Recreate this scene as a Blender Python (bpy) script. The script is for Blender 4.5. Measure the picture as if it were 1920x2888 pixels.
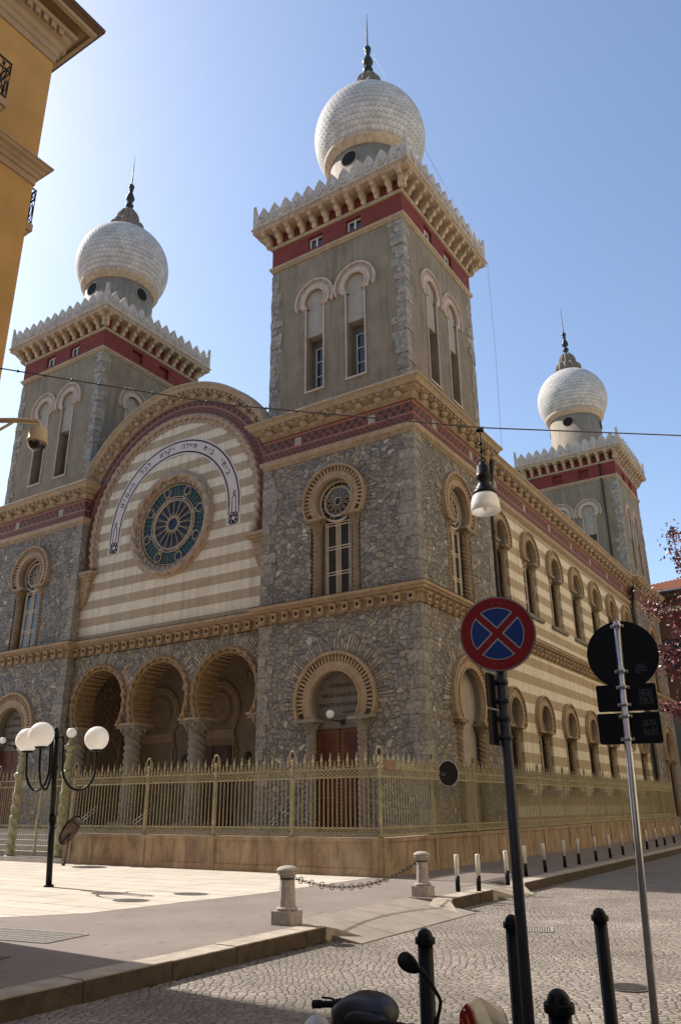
import bpy, math, random
from math import sin, cos, pi, radians, sqrt, atan2, asin, hypot, floor
from mathutils import Vector, Matrix
from mathutils.geometry import tessellate_polygon

for o in list(bpy.data.objects):
    bpy.data.objects.remove(o)
S = bpy.context.scene
C = S.collection
rnd = random.Random(7)

# ------------------------------------------------------------- camera, sky, sun, exposure
YAW, PITCH, ROLL = 32.957, 20.679, -0.454
y_, p_, r_ = (radians(a) for a in (YAW, PITCH, ROLL))
fw = Vector((-sin(y_) * cos(p_), cos(y_) * cos(p_), sin(p_)))
rt = Vector((cos(y_), sin(y_), 0))
up = rt.cross(fw)
rt2 = rt * cos(r_) + up * sin(r_)
up2 = up * cos(r_) - rt * sin(r_)
cd = bpy.data.cameras.new('camera')
cam = bpy.data.objects.new('camera', cd)
C.objects.link(cam)
cam.matrix_world = Matrix(((rt2.x, up2.x, -fw.x, 10.224), (rt2.y, up2.y, -fw.y, -20.05),
                           (rt2.z, up2.z, -fw.z, 1.485), (0, 0, 0, 1)))
cd.sensor_fit = 'HORIZONTAL'
cd.sensor_width = 36
cd.lens = 36 * 2205.944 / 1920
cd.clip_end = 2000
cd.clip_start = 0.05
S.camera = cam

SUN_EL = 42.5
SUN_DX, SUN_DY = 1.0, -0.05          # the way shadows fall on the ground
w = bpy.data.worlds.new('World')
S.world = w
w.use_nodes = True
nt = w.node_tree
sky = nt.nodes.new('ShaderNodeTexSky')
sky.sky_type = 'NISHITA'
sky.sun_disc = False
sky.sun_elevation = radians(SUN_EL)
sky.sun_rotation = atan2(-SUN_DX, -SUN_DY)   # from +Y, clockwise seen from above
sky.air_density = 1.0
sky.dust_density = 0.9
sky.ozone_density = 0.5
sky.altitude = 240
bg = nt.nodes['Background']
bg.inputs[1].default_value = 0.15
nt.links.new(sky.outputs[0], bg.inputs[0])
sd = bpy.data.lights.new('sun', 'SUN')
sd.energy = 5.0
sd.angle = radians(0.53)
sd.color = (1.0, 0.94, 0.86)
sun = bpy.data.objects.new('sun', sd)
C.objects.link(sun)
hl = hypot(SUN_DX, SUN_DY)
e_ = radians(SUN_EL)
sdir = Vector((SUN_DX / hl * cos(e_), SUN_DY / hl * cos(e_), -sin(e_)))
sun.rotation_euler = sdir.to_track_quat('-Z', 'Y').to_euler()
sun.location = (-40, 5, 50)
S.view_settings.view_transform = 'Standard'
S.view_settings.look = 'None'
S.view_settings.gamma = 1
S.view_settings.exposure = 0.55
S.cycles.max_bounces = 8
S.cycles.diffuse_bounces = 4
S.cycles.use_denoising = True

# ------------------------------------------------------------- materials
def nodes(name):
    m = bpy.data.materials.new(name)
    m.use_nodes = True
    t = m.node_tree
    return m, t, t.nodes['Principled BSDF']

def N(t, typ, **kw):
    n = t.nodes.new(typ)
    for k, v in kw.items():
        if k.startswith('i_'):
            n.inputs[k[2:].replace('_', ' ')].default_value = v
        else:
            setattr(n, k, v)
    return n

def mathn(t, op, a, b=None):
    n = t.nodes.new('ShaderNodeMath')
    n.operation = op
    for i, x in enumerate((a, b)):
        if x is None:
            continue
        if isinstance(x, (int, float)):
            n.inputs[i].default_value = x
        else:
            t.links.new(x, n.inputs[i])
    return n.outputs[0]

def mixc(t, fac, a, b, mode='MIX'):
    n = t.nodes.new('ShaderNodeMix')
    n.data_type = 'RGBA'
    n.blend_type = mode
    for i, x in ((0, fac), (6, a), (7, b)):
        if isinstance(x, (int, float)):
            n.inputs[i].default_value = x
        elif isinstance(x, tuple):
            n.inputs[i].default_value = x if len(x) == 4 else (*x, 1)
        else:
            t.links.new(x, n.inputs[i])
    return n.outputs[2]

def ramp(t, fac, stops, interp='LINEAR'):
    n = t.nodes.new('ShaderNodeValToRGB')
    n.color_ramp.interpolation = interp
    e = n.color_ramp.elements
    while len(e) < len(stops):
        e.new(0.5)
    for k, (p, c) in enumerate(stops):
        e[k].position = p
        e[k].color = (*c, 1) if len(c) == 3 else c
    t.links.new(fac, n.inputs[0])
    return n.outputs[0]

def pos(t):
    return t.nodes.new('ShaderNodeNewGeometry').outputs['Position']

def noise(t, vec, scale, detail=4, rough=0.55):
    n = N(t, 'ShaderNodeTexNoise')
    n.inputs['Scale'].default_value = scale
    n.inputs['Detail'].default_value = detail
    n.inputs['Roughness'].default_value = rough
    t.links.new(vec, n.inputs['Vector'])
    return n

def bumpn(t, bs, h, strength, dist):
    b = t.nodes.new('ShaderNodeBump')
    b.inputs['Strength'].default_value = strength
    b.inputs['Distance'].default_value = dist
    t.links.new(h, b.inputs['Height'])
    t.links.new(b.outputs[0], bs.inputs['Normal'])
    return b

def scaled(t, v, s):
    n = t.nodes.new('ShaderNodeVectorMath')
    n.operation = 'MULTIPLY'
    t.links.new(v, n.inputs[0])
    n.inputs[1].default_value = s
    return n.outputs[0]

def M(name, col, rough=0.8, var=0.18, scale=3.0, bump=0.25, bscale=40, bdist=0.006, metal=0.0, tone=False,
      streak=0.0, spec=0.3, grime=0.0):
    m, t, bs = nodes(name)
    P = pos(t)
    n1 = noise(t, P, scale, 5)
    lo = tuple(c * (1 - var) for c in col)
    hi = tuple(min(1, c * (1 + var)) for c in col)
    c = ramp(t, n1.outputs[0], [(0.3, lo), (0.7, hi)])
    if streak:
        n2 = noise(t, scaled(t, P, (5, 5, 0.35)), 1.2, 4)
        c = mixc(t, ramp(t, n2.outputs[0], [(0.5, (0, 0, 0)), (0.75, (streak,) * 3)]), c, tuple(x * 0.45 for x in col))
    if grime:
        n3 = noise(t, P, 0.9, 6, 0.65)
        c = mixc(t, ramp(t, n3.outputs[0], [(0.48, (0, 0, 0)), (0.72, (grime,) * 3)]), c, tuple(x * 0.5 for x in col))
    if tone:
        a = N(t, 'ShaderNodeAttribute', attribute_name='tone')
        c = mixc(t, 1.0, c, a.outputs['Color'], 'MULTIPLY')
    t.links.new(c, bs.inputs['Base Color'])
    bs.inputs['Roughness'].default_value = rough
    bs.inputs['Metallic'].default_value = metal
    bs.inputs['Specular IOR Level'].default_value = spec
    if bump:
        n4 = noise(t, P, bscale, 5)
        bumpn(t, bs, n4.outputs[0], bump, bdist)
    return m

def rubble(name, scale=4.7):
    m, t, bs = nodes(name)
    P = pos(t)
    V = P
    for sc_, am in ((0.75, 0.50), (2.4, 0.15), (9.0, 0.03)):
        d = noise(t, P, sc_, 2)
        vm = t.nodes.new('ShaderNodeVectorMath'); vm.operation = 'SCALE'
        t.links.new(d.outputs['Color'], vm.inputs[0]); vm.inputs['Scale'].default_value = am
        va = t.nodes.new('ShaderNodeVectorMath'); va.operation = 'ADD'
        t.links.new(V, va.inputs[0]); t.links.new(vm.outputs[0], va.inputs[1])
        V = va.outputs[0]
    V = scaled(t, V, (1, 1, 1.22))
    v1 = N(t, 'ShaderNodeTexVoronoi'); v1.inputs['Scale'].default_value = scale
    v2 = N(t, 'ShaderNodeTexVoronoi', feature='DISTANCE_TO_EDGE'); v2.inputs['Scale'].default_value = scale
    t.links.new(V, v1.inputs['Vector']); t.links.new(V, v2.inputs['Vector'])
    sep = t.nodes.new('ShaderNodeSeparateColor'); t.links.new(v1.outputs['Color'], sep.inputs[0])
    st = ramp(t, sep.outputs[0], [(0.0, (.15, .143, .14)), (0.2, (.24, .23, .218)), (0.42, (.31, .272, .215)), (0.58, (.185, .178, .172)),
                                  (0.74, (.235, .205, .162)), (0.93, (.29, .276, .26)), (1.0, (.48, .44, .38))])
    n1 = noise(t, P, 14, 5, 0.65)
    st = mixc(t, 1.0, st, ramp(t, n1.outputs[0], [(0.3, (.6, .6, .62)), (0.7, (1.3, 1.26, 1.2))]), 'MULTIPLY')
    mm = t.nodes.new('ShaderNodeMapRange'); mm.inputs[1].default_value = 0.010; mm.inputs[2].default_value = 0.05
    t.links.new(v2.outputs['Distance'], mm.inputs[0])
    n2 = noise(t, P, 3, 3)
    mort = ramp(t, n2.outputs[0], [(0.36, (.075, .062, .048)), (0.52, (.13, .108, .082)), (0.70, (.30, .245, .175))])
    c = mixc(t, mm.outputs[0], mort, st)
    t.links.new(c, bs.inputs['Base Color'])
    bs.inputs['Roughness'].default_value = 0.9
    bs.inputs['Specular IOR Level'].default_value = 0.25
    h1 = t.nodes.new('ShaderNodeMapRange'); h1.inputs[1].default_value = 0.0; h1.inputs[2].default_value = 0.14
    h1.interpolation_type = 'SMOOTHSTEP'
    t.links.new(v2.outputs['Distance'], h1.inputs[0])
    h = mathn(t, 'ADD', mathn(t, 'ADD', h1.outputs[0], mathn(t, 'MULTIPLY', n1.outputs[0], 0.35)),
              mathn(t, 'MULTIPLY', sep.outputs[1], 0.5))
    bumpn(t, bs, h, 0.8, 0.05)
    return m

def stripes(name, z0, per):
    """horizontal painted courses, one pair of courses every 2*per metres"""
    m, t, bs = nodes(name)
    P = pos(t)
    sx = t.nodes.new('ShaderNodeSeparateXYZ'); t.links.new(P, sx.inputs[0])
    wv = noise(t, P, 1.5, 2)
    z = mathn(t, 'ADD', sx.outputs[2], mathn(t, 'MULTIPLY', wv.outputs[0], 0.012))
    f = mathn(t, 'FRACT', mathn(t, 'DIVIDE', mathn(t, 'SUBTRACT', z, z0 - 40 * per), 2 * per))
    s = ramp(t, f, [(0.0, (0, 0, 0)), (0.492, (0, 0, 0)), (0.5, (1, 1, 1)), (0.992, (1, 1, 1)), (1.0, (0, 0, 0))])
    c = mixc(t, s, (.66, .60, .48), (.40, .32, .225))
    n2 = noise(t, scaled(t, P, (4, 4, 0.3)), 1.3, 5, 0.6)
    c = mixc(t, 1.0, c, ramp(t, n2.outputs[0], [(0.3, (.8, .79, .78)), (0.6, (1.04, 1.03, 1.0))]), 'MULTIPLY')
    n3 = noise(t, scaled(t, P, (1.4, 1.4, 0.7)), 9, 5, 0.7)
    c = mixc(t, 1.0, c, ramp(t, n3.outputs[0], [(0.32, (.88, .87, .86)), (0.62, (1.03, 1.03, 1.03))]), 'MULTIPLY')
    t.links.new(c, bs.inputs['Base Color'])
    bs.inputs['Roughness'].default_value = 0.9
    bs.inputs['Specular IOR Level'].default_value = 0.15
    n4 = noise(t, P, 60, 4)
    bumpn(t, bs, n4.outputs[0], 0.25, 0.004)
    return m

def brickfrieze(name):
    """red brick band with staggered dark glazed squares, dotted tan courses and a plaque now and then (UV in metres)"""
    m, t, bs = nodes(name)
    uvn = t.nodes.new('ShaderNodeUVMap')
    sx = t.nodes.new('ShaderNodeSeparateXYZ'); t.links.new(uvn.outputs[0], sx.inputs[0])
    u, v = sx.outputs[0], sx.outputs[1]
    def between(x, a, b):
        return mathn(t, 'MULTIPLY', mathn(t, 'GREATER_THAN', x, a), mathn(t, 'LESS_THAN', x, b))
    def sq(period, off, width):
        return mathn(t, 'LESS_THAN', mathn(t, 'FRACT', mathn(t, 'ADD', mathn(t, 'DIVIDE', u, period), off)), width)
    dark = mathn(t, 'MULTIPLY', between(v, .56, .70), sq(.32, 0, .45))
    dark = mathn(t, 'MAXIMUM', dark, mathn(t, 'MULTIPLY', between(v, .40, .54), sq(.32, .5, .45)))
    dark = mathn(t, 'MAXIMUM', dark, mathn(t, 'MULTIPLY', between(v, .19, .27), sq(.22, 0, .4)))
    dark = mathn(t, 'MAXIMUM', dark, mathn(t, 'MULTIPLY', between(v, .10, .18), sq(.22, .5, .4)))
    dots = mathn(t, 'MULTIPLY', between(v, .325, .36), sq(.1, 0, .5))
    dots = mathn(t, 'MAXIMUM', dots, mathn(t, 'MULTIPLY', between(v, .745, .78), sq(.1, 0, .5)))
    dots = mathn(t, 'MAXIMUM', dots, mathn(t, 'MULTIPLY', between(v, .03, .06), sq(.1, 0, .5)))
    br = t.nodes.new('ShaderNodeTexBrick')
    t.links.new(uvn.outputs[0], br.inputs['Vector'])
    br.inputs['Scale'].default_value = 1
    br.inputs['Brick Width'].default_value = .16
    br.inputs['Row Height'].default_value = .075
    br.inputs['Mortar Size'].default_value = .008
    br.inputs['Color1'].default_value = (.25, .062, .034, 1)
    br.inputs['Color2'].default_value = (.16, .043, .027, 1)
    br.inputs['Mortar'].default_value = (.09, .035, .025, 1)
    c = mixc(t, dark, br.outputs[0], (.030, .025, .024))
    c = mixc(t, dots, c, (.42, .30, .19))
    t.links.new(c, bs.inputs['Base Color'])
    bs.inputs['Roughness'].default_value = 0.7
    h = mathn(t, 'SUBTRACT', mathn(t, 'MULTIPLY', dots, 1.0), mathn(t, 'MULTIPLY', dark, 0.7))
    bumpn(t, bs, h, 0.6, 0.02)
    return m

def scales(name):
    """overlapping scales on the domes, laid in the dome's own UV"""
    m, t, bs = nodes(name)
    uvn = t.nodes.new('ShaderNodeUVMap')
    sx = t.nodes.new('ShaderNodeSeparateXYZ'); t.links.new(uvn.outputs[0], sx.inputs[0])
    u, v = sx.outputs[0], sx.outputs[1]
    row = mathn(t, 'FLOOR', v)
    fv = mathn(t, 'FRACT', v)
    odd = mathn(t, 'MULTIPLY', mathn(t, 'MODULO', row, 2), 0.5)
    fu = mathn(t, 'SUBTRACT', mathn(t, 'FRACT', mathn(t, 'ADD', u, odd)), 0.5)
    cu = mathn(t, 'FLOOR', mathn(t, 'ADD', u, odd))
    # rounded lower edge of each scale
    edge = mathn(t, 'SUBTRACT', fv, mathn(t, 'MULTIPLY', mathn(t, 'MULTIPLY', fu, fu), 2.0))
    line = mathn(t, 'LESS_THAN', mathn(t, 'ABSOLUTE', mathn(t, 'SUBTRACT', edge, 0.05)), 0.11)
    comb = t.nodes.new('ShaderNodeCombineXYZ'); t.links.new(cu, comb.inputs[0]); t.links.new(row, comb.inputs[1])
    wn = t.nodes.new('ShaderNodeTexWhiteNoise'); t.links.new(comb.outputs[0], wn.inputs['Vector'])
    P = pos(t)
    n1 = noise(t, P, 1.6, 5, 0.65)
    c = ramp(t, wn.outputs[0], [(0, (.48, .455, .44)), (1, (.57, .545, .52))])
    c = mixc(t, 1.0, c, ramp(t, n1.outputs[0], [(0.3, (.72, .70, .68)), (0.62, (1.04, 1.03, 1.02))]), 'MULTIPLY')
    c = mixc(t, mathn(t, 'MULTIPLY', line, 0.65), c, (.17, .15, .14))
    t.links.new(c, bs.inputs['Base Color'])
    bs.inputs['Roughness'].default_value = 0.75
    bs.inputs['Specular IOR Level'].default_value = 0.2
    h = mathn(t, 'SUBTRACT', mathn(t, 'SUBTRACT', 1.0, edge), mathn(t, 'MULTIPLY', line, 0.6))
    bumpn(t, bs, h, 0.4, 0.035)
    return m

def cobbles(name):
    m, t, bs = nodes(name)
    P = pos(t)
    # the courses run in gentle arcs
    d = noise(t, P, 0.55, 1)
    vm = t.nodes.new('ShaderNodeVectorMath'); vm.operation = 'SCALE'
    t.links.new(d.outputs['Color'], vm.inputs[0]); vm.inputs['Scale'].default_value = 0.9
    va = t.nodes.new('ShaderNodeVectorMath'); va.operation = 'ADD'
    t.links.new(P, va.inputs[0]); t.links.new(vm.outputs[0], va.inputs[1])
    mp = t.nodes.new('ShaderNodeMapping'); mp.inputs['Rotation'].default_value = (0, 0, radians(-33))
    mp.inputs['Scale'].default_value = (1.0, 1.18, 0.0)
    t.links.new(va.outputs[0], mp.inputs['Vector'])
    v1 = N(t, 'ShaderNodeTexVoronoi', voronoi_dimensions='2D'); v2 = N(t, 'ShaderNodeTexVoronoi', voronoi_dimensions='2D', feature='DISTANCE_TO_EDGE')
    for v in (v1, v2):
        v.inputs['Scale'].default_value = 11.5
        v.inputs['Randomness'].default_value = 0.62
        t.links.new(mp.outputs[0], v.inputs['Vector'])
    sep = t.nodes.new('ShaderNodeSeparateColor'); t.links.new(v1.outputs['Color'], sep.inputs[0])
    n1 = noise(t, P, 1.1, 5, 0.6)
    n2 = noise(t, P, 45, 4, 0.6)
    c = ramp(t, sep.outputs[0], [(0, (.215, .19, .175)), (0.5, (.255, .225, .205)), (1, (.31, .275, .25))])
    c = mixc(t, 1.0, c, ramp(t, n1.outputs[0], [(0.3, (.78, .77, .76)), (0.68, (1.14, 1.12, 1.1))]), 'MULTIPLY')
    c = mixc(t, 1.0, c, ramp(t, n2.outputs[0], [(0.3, (.82, .82, .82)), (0.7, (1.14, 1.13, 1.12))]), 'MULTIPLY')
    n5 = noise(t, P, 0.35, 6, 0.7)
    c = mixc(t, 1.0, c, ramp(t, n5.outputs[0], [(0.36, (.72, .70, .68)), (0.6, (1.08, 1.07, 1.06))]), 'MULTIPLY')
    mr = t.nodes.new('ShaderNodeMapRange'); mr.inputs[1].default_value = 0.012; mr.inputs[2].default_value = 0.06
    t.links.new(v2.outputs['Distance'], mr.inputs[0])
    n3 = noise(t, P, 1.7, 4, 0.6)
    joint = ramp(t, n3.outputs[0], [(0.42, (.085, .072, .06)), (0.56, (.12, .11, .06)), (0.68, (.10, .125, .045))])
    c = mixc(t, mr.outputs[0], joint, c)
    t.links.new(c, bs.inputs['Base Color'])
    bs.inputs['Roughness'].default_value = 0.85
    bs.inputs['Specular IOR Level'].default_value = 0.25
    h1 = t.nodes.new('ShaderNodeMapRange'); h1.inputs[2].default_value = 0.24; h1.interpolation_type = 'SMOOTHSTEP'
    t.links.new(v2.outputs['Distance'], h1.inputs[0])
    h = mathn(t, 'ADD', mathn(t, 'ADD', h1.outputs[0], mathn(t, 'MULTIPLY', sep.outputs[1], 0.45)), mathn(t, 'MULTIPLY', n2.outputs[0], 0.15))
    bumpn(t, bs, h, 0.8, 0.022)
    return m

def asphalt(name, col):
    m, t, bs = nodes(name)
    P = pos(t)
    n1 = noise(t, P, 0.7, 6, 0.65)
    n2 = noise(t, P, 110, 3, 0.7)
    c = ramp(t, n1.outputs[0], [(0.3, tuple(x * .84 for x in col)), (0.68, tuple(x * 1.12 for x in col))])
    c = mixc(t, 1.0, c, ramp(t, n2.outputs[0], [(0.3, (.84, .84, .84)), (0.72, (1.14, 1.14, 1.14))]), 'MULTIPLY')
    v = N(t, 'ShaderNodeTexVoronoi', voronoi_dimensions='2D'); v.inputs['Scale'].default_value = 2.1
    t.links.new(P, v.inputs['Vector'])
    sep = t.nodes.new('ShaderNodeSeparateColor'); t.links.new(v.outputs['Color'], sep.inputs[0])
    sp = mathn(t, 'LESS_THAN', v.outputs['Distance'], mathn(t, 'MULTIPLY', sep.outputs[0], 0.13))
    c = mixc(t, mathn(t, 'MULTIPLY', sp, 0.4), c, tuple(x * .35 for x in col))
    t.links.new(c, bs.inputs['Base Color'])
    bs.inputs['Roughness'].default_value = 0.9
    bs.inputs['Specular IOR Level'].default_value = 0.25
    bumpn(t, bs, n2.outputs[0], 0.5, 0.006)
    return m

def slabs(name, col, w_, h_, mortar, mcol, rot=0.0, bump=0.3):
    m, t, bs = nodes(name)
    P = pos(t)
    mp = t.nodes.new('ShaderNodeMapping'); mp.inputs['Rotation'].default_value = (0, 0, rot)
    t.links.new(P, mp.inputs['Vector'])
    br = t.nodes.new('ShaderNodeTexBrick'); t.links.new(mp.outputs[0], br.inputs['Vector'])
    br.inputs['Scale'].default_value = 1
    br.inputs['Brick Width'].default_value = w_
    br.inputs['Row Height'].default_value = h_
    br.inputs['Mortar Size'].default_value = mortar
    br.inputs['Mortar Smooth'].default_value = 0.2
    br.inputs['Bias'].default_value = 0.0
    br.inputs['Color1'].default_value = (*[x * 0.93 for x in col], 1)
    br.inputs['Color2'].default_value = (*[x * 1.05 for x in col], 1)
    br.inputs['Mortar'].default_value = (*mcol, 1)
    n1 = noise(t, P, 1.2, 5, 0.6)
    c = mixc(t, 1.0, br.outputs[0], ramp(t, n1.outputs[0], [(0.3, (.86, .85, .84)), (0.66, (1.06, 1.06, 1.05))]), 'MULTIPLY')
    n2 = noise(t, P, 70, 3, 0.6)
    c = mixc(t, 1.0, c, ramp(t, n2.outputs[0], [(0.3, (.9, .9, .9)), (0.7, (1.08, 1.08, 1.08))]), 'MULTIPLY')
    t.links.new(c, bs.inputs['Base Color'])
    bs.inputs['Roughness'].default_value = 0.85
    bs.inputs['Specular IOR Level'].default_value = 0.25
    bumpn(t, bs, mathn(t, 'ADD', mathn(t, 'MULTIPLY', br.outputs[1], -1.0), mathn(t, 'MULTIPLY', n2.outputs[0], 0.3)), bump, 0.012)
    return m

def glassy(name, col, rough=0.06, spec=0.6, trans=0.0):
    m, t, bs = nodes(name)
    n1 = noise(t, pos(t), 3.0, 3)
    c = ramp(t, n1.outputs[0], [(0.35, tuple(x * 0.75 for x in col)), (0.65, tuple(x * 1.2 for x in col))])
    t.links.new(c, bs.inputs['Base Color'])
    bs.inputs['Roughness'].default_value = rough
    bs.inputs['Specular IOR Level'].default_value = spec
    if trans:
        bs.inputs['Transmission Weight'].default_value = trans
        bs.inputs['IOR'].default_value = 1.45
    return m

STONE = rubble('rubble_masonry')
QUOIN = M('quoin_stone', (.245, .226, .202), var=.42, scale=8, bump=1.0, bscale=13, bdist=.05, tone=True, grime=.4)
TRIM = M('ochre_moulding', (.335, .238, .145), var=.2, scale=6, bump=.45, bscale=24, streak=.22, grime=.35)
SANDY = M('sand_moulding', (.35, .265, .178), var=.2, scale=6, bump=.45, bscale=24, streak=.25, grime=.35)
PINK = M('pink_moulding', (.46, .355, .29), var=.15, scale=4, bump=.25, bscale=40, streak=.25)
BATTLE = M('battlement_cement', (.44, .385, .345), var=.22, scale=5, bump=.4, bscale=25, streak=.5, grime=.35)
PLASTER = M('olive_plaster', (.228, .182, .127), var=.16, scale=1.3, bump=.6, bscale=70, bdist=.008, streak=.65, grime=.4)
PANEL = M('grey_panel', (.33, .285, .235), var=.1, scale=3, bump=.2, bscale=50, streak=.2)
RED = M('red_render', (.165, .032, .026), var=.14, scale=3, bump=.25, bscale=60, grime=.25)
FRIEZE = brickfrieze('brick_frieze')
STRIPE = stripes('striped_render', 7.96, .3535)
STRIPES_SIDE = stripes('striped_render_side', 9.17, .366)
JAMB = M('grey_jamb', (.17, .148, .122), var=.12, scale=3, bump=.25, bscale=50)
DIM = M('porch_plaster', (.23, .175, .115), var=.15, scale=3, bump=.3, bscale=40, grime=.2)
COLUMN = M('twisted_column_stone', (.21, .155, .10), var=.2, scale=5, bump=.4, bscale=30, grime=.4)
COLGREY = M('porch_column_stone', (.235, .20, .16), var=.2, scale=5, bump=.4, bscale=30, grime=.3)
GLASS = glassy('dark_window_glass', (.022, .026, .034))
GTEAL = glassy('teal_glass', (.005, .034, .033), .35, .15)
GBLUE = glassy('blue_glass', (.005, .011, .040), .35, .15)
GPURP = glassy('smoky_glass', (.011, .010, .018), .35, .15)
MUNTIN = M('window_bars', (.55, .46, .34), rough=.6, var=.08, bump=0)
WHITEF = M('white_frame', (.62, .6, .57), rough=.5, var=.06, bump=0)
BAND = M('inscription_ground', (.54, .485, .46), var=.08, scale=4, bump=.15, bscale=50)
INK = M('painted_black', (.035, .032, .04), rough=.7, var=.1, bump=0)
DOME = scales('dome_scales')
CAP = M('weathered_cap', (.17, .135, .105), var=.3, scale=6, bump=.4, bscale=25)
COPPER = M('green_copper', (.10, .155, .13), rough=.6, var=.2, scale=2, bump=.15)
BRONZE = M('dark_bronze', (.035, .04, .038), rough=.45, var=.2, metal=.6, bump=0)
DOOR = M('door_wood', (.085, .027, .014), rough=.5, var=.3, scale=5, bump=.2, bscale=30)
DOORT = M('door_inlay', (.21, .09, .04), rough=.6, var=.2, scale=5, bump=.1)
DARK = M('dark_void', (.012, .011, .010), rough=.9, var=.1, bump=0)
PIPE = M('downpipe_metal', (.035, .03, .025), rough=.5, var=.2, bump=0, metal=.2)
IRON = M('painted_iron', (.33, .285, .165), rough=.55, var=.2, scale=8, bump=.2, bscale=60, grime=.45)
PILLAR = M('painted_iron_green', (.27, .265, .16), rough=.5, var=.2, scale=8, bump=.2, bscale=60, grime=.3)
def plinth(name):
    m = M(name, (.375, .275, .175), var=.2, scale=1.5, bump=.3, bscale=50, streak=.25, grime=.3)
    t = m.node_tree; bs = t.nodes['Principled BSDF']
    c = bs.inputs['Base Color'].links[0].from_socket
    P = pos(t)
    n = noise(t, scaled(t, P, (3.2, 3.2, 0.5)), 1.1, 6, 0.7)
    sx = t.nodes.new('ShaderNodeSeparateXYZ'); t.links.new(P, sx.inputs[0])
    c = mixc(t, ramp(t, n.outputs[0], [(0.44, (0, 0, 0)), (0.66, (.8, .8, .8))]), c, (.19, .105, .05))
    n2 = noise(t, scaled(t, P, (1.2, 1.2, 0.9)), 1.4, 6, 0.7)
    c = mixc(t, ramp(t, n2.outputs[0], [(0.48, (0, 0, 0)), (0.68, (.75, .75, .75))]), c, (.14, .11, .08))
    t.links.new(c, bs.inputs['Base Color'])
    return m
GRANITE = plinth('fence_wall_plinth')
STEPS = M('step_stone', (.45, .41, .36), var=.12, scale=2, bump=.2, bscale=40)
BOLLSTONE = M('post_granite', (.34, .30, .265), var=.25, scale=20, bump=.35, bscale=70, grime=.3)
BLACKP = M('black_paint', (.005, .006, .006), rough=.42, var=.2, bump=0, spec=.16)
CHAIN = M('rusty_chain', (.055, .042, .034), rough=.5, var=.3, scale=20, bump=.2, metal=.5)
WHITEP = M('white_paint', (.60, .56, .50), rough=.6, var=.12, scale=10, bump=.1, grime=.3)
STEEL = M('galvanised_steel', (.50, .49, .48), rough=.32, var=.12, scale=12, bump=.05, metal=.9)
POLEG = M('grey_pole', (.045, .043, .048), rough=.45, var=.15, scale=10, bump=.05, spec=.3)
SIGNRED = M('sign_red', (.28, .005, .006), rough=.5, var=.06, bump=0)
SIGNBLUE = M('sign_blue', (.006, .040, .22), rough=.5, var=.06, bump=0)
SIGNWHITE = M('sign_white', (.45, .44, .45), rough=.5, var=.05, bump=0)
SIGNBACK = M('sign_back', (.006, .007, .010), rough=.5, var=.2, bump=0, spec=.15)
STICKER = M('sticker_grey', (.11, .11, .12), rough=.5, var=.1, bump=0)

YELLOW = M('yellow_render', (.47, .27, .09), var=.1, scale=1.1, bump=.4, bscale=70, streak=.1, grime=.25)
EAVE = M('eave_render', (.34, .245, .15), var=.1, scale=2, bump=.2, bscale=50, streak=.2)
EAVED = M('eave_timber', (.10, .052, .032), rough=.6, var=.2, scale=4, bump=.2)
BACKRED = M('red_brick_render', (.085, .04, .028), var=.2, scale=2, bump=.2, bscale=30)
TILE = M('roof_tiles', (.36, .13, .055), var=.25, scale=6, bump=.2)
def translucent(name, col, mix=.6):
    m, t, bs = nodes(name)
    n1 = noise(t, pos(t), 2.0, 3)
    c = ramp(t, n1.outputs[0], [(0.3, tuple(x * .9 for x in col)), (0.7, col)])
    t.links.new(c, bs.inputs['Base Color'])
    tr = t.nodes.new('ShaderNodeBsdfTranslucent'); t.links.new(c, tr.inputs[0])
    mx = t.nodes.new('ShaderNodeMixShader'); mx.inputs[0].default_value = mix
    t.links.new(bs.outputs[0], mx.inputs[1]); t.links.new(tr.outputs[0], mx.inputs[2])
    t.links.new(mx.outputs[0], t.nodes['Material Output'].inputs[0])
    return m
OPAL = translucent('opal_glass', (.95, .94, .92), .45)
OPAL.node_tree.nodes['Principled BSDF'].inputs['Roughness'].default_value = .25
GLAZE = translucent('pale_awning', (.78, .76, .42))
TARP = M('grey_tarp', (.11, .135, .125), rough=.6, var=.15, bump=.1)
ASPHALT = asphalt('pavement_asphalt', (.21, .176, .153))
ROADASPH = M('road_asphalt', (.15, .14, .135), rough=.9, var=.15, scale=1.2, bump=.4, bscale=120)
COBBLE = cobbles('cobble_setts')
PLAZA = slabs('plaza_slabs', (.50, .445, .375), 1.9, .62, .016, (.22, .185, .15))
KERB = M('kerb_granite', (.37, .315, .25), var=.22, scale=6, bump=.4, bscale=60, grime=.4)
GROUND = M('earth', (.2, .18, .15), var=.2, bump=.2)
CAST = M('cast_iron', (.085, .075, .068), rough=.6, var=.25, scale=15, bump=.3, bscale=60, metal=.2)
PORTAL = M('portal_stone', (.34, .25, .16), var=.2, scale=6, bump=.3, grime=.3)
CROWN = M('crown_moulding', (.45, .345, .25), var=.18, scale=5, bump=.45, bscale=24, streak=.55, grime=.25)
KERBF = M('kerb_face_shade_grime', (.075, .054, .036), var=.3, scale=7, bump=.6, bscale=40, bdist=.015, grime=.5)  # shade on the vertical kerb face darkened into the colour, plus grime
PARCH = M('porch_arch_stone', (.27, .18, .095), var=.22, scale=6, bump=.35, bscale=30, grime=.4)
GRATE = M('worn_grating', (.30, .275, .25), rough=.6, var=.2, scale=15, bump=.2)
ROPE = M('rope_moulding', (.38, .285, .21), var=.2, scale=5, bump=.4, bscale=24, streak=.4, grime=.3)
ROSEBAR = M('rose_bars', (.48, .39, .27), rough=.6, var=.12, bump=0)
DRUM = M('drum_render', (.25, .205, .155), var=.14, scale=2, bump=.4, bscale=70, streak=.5)

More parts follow.
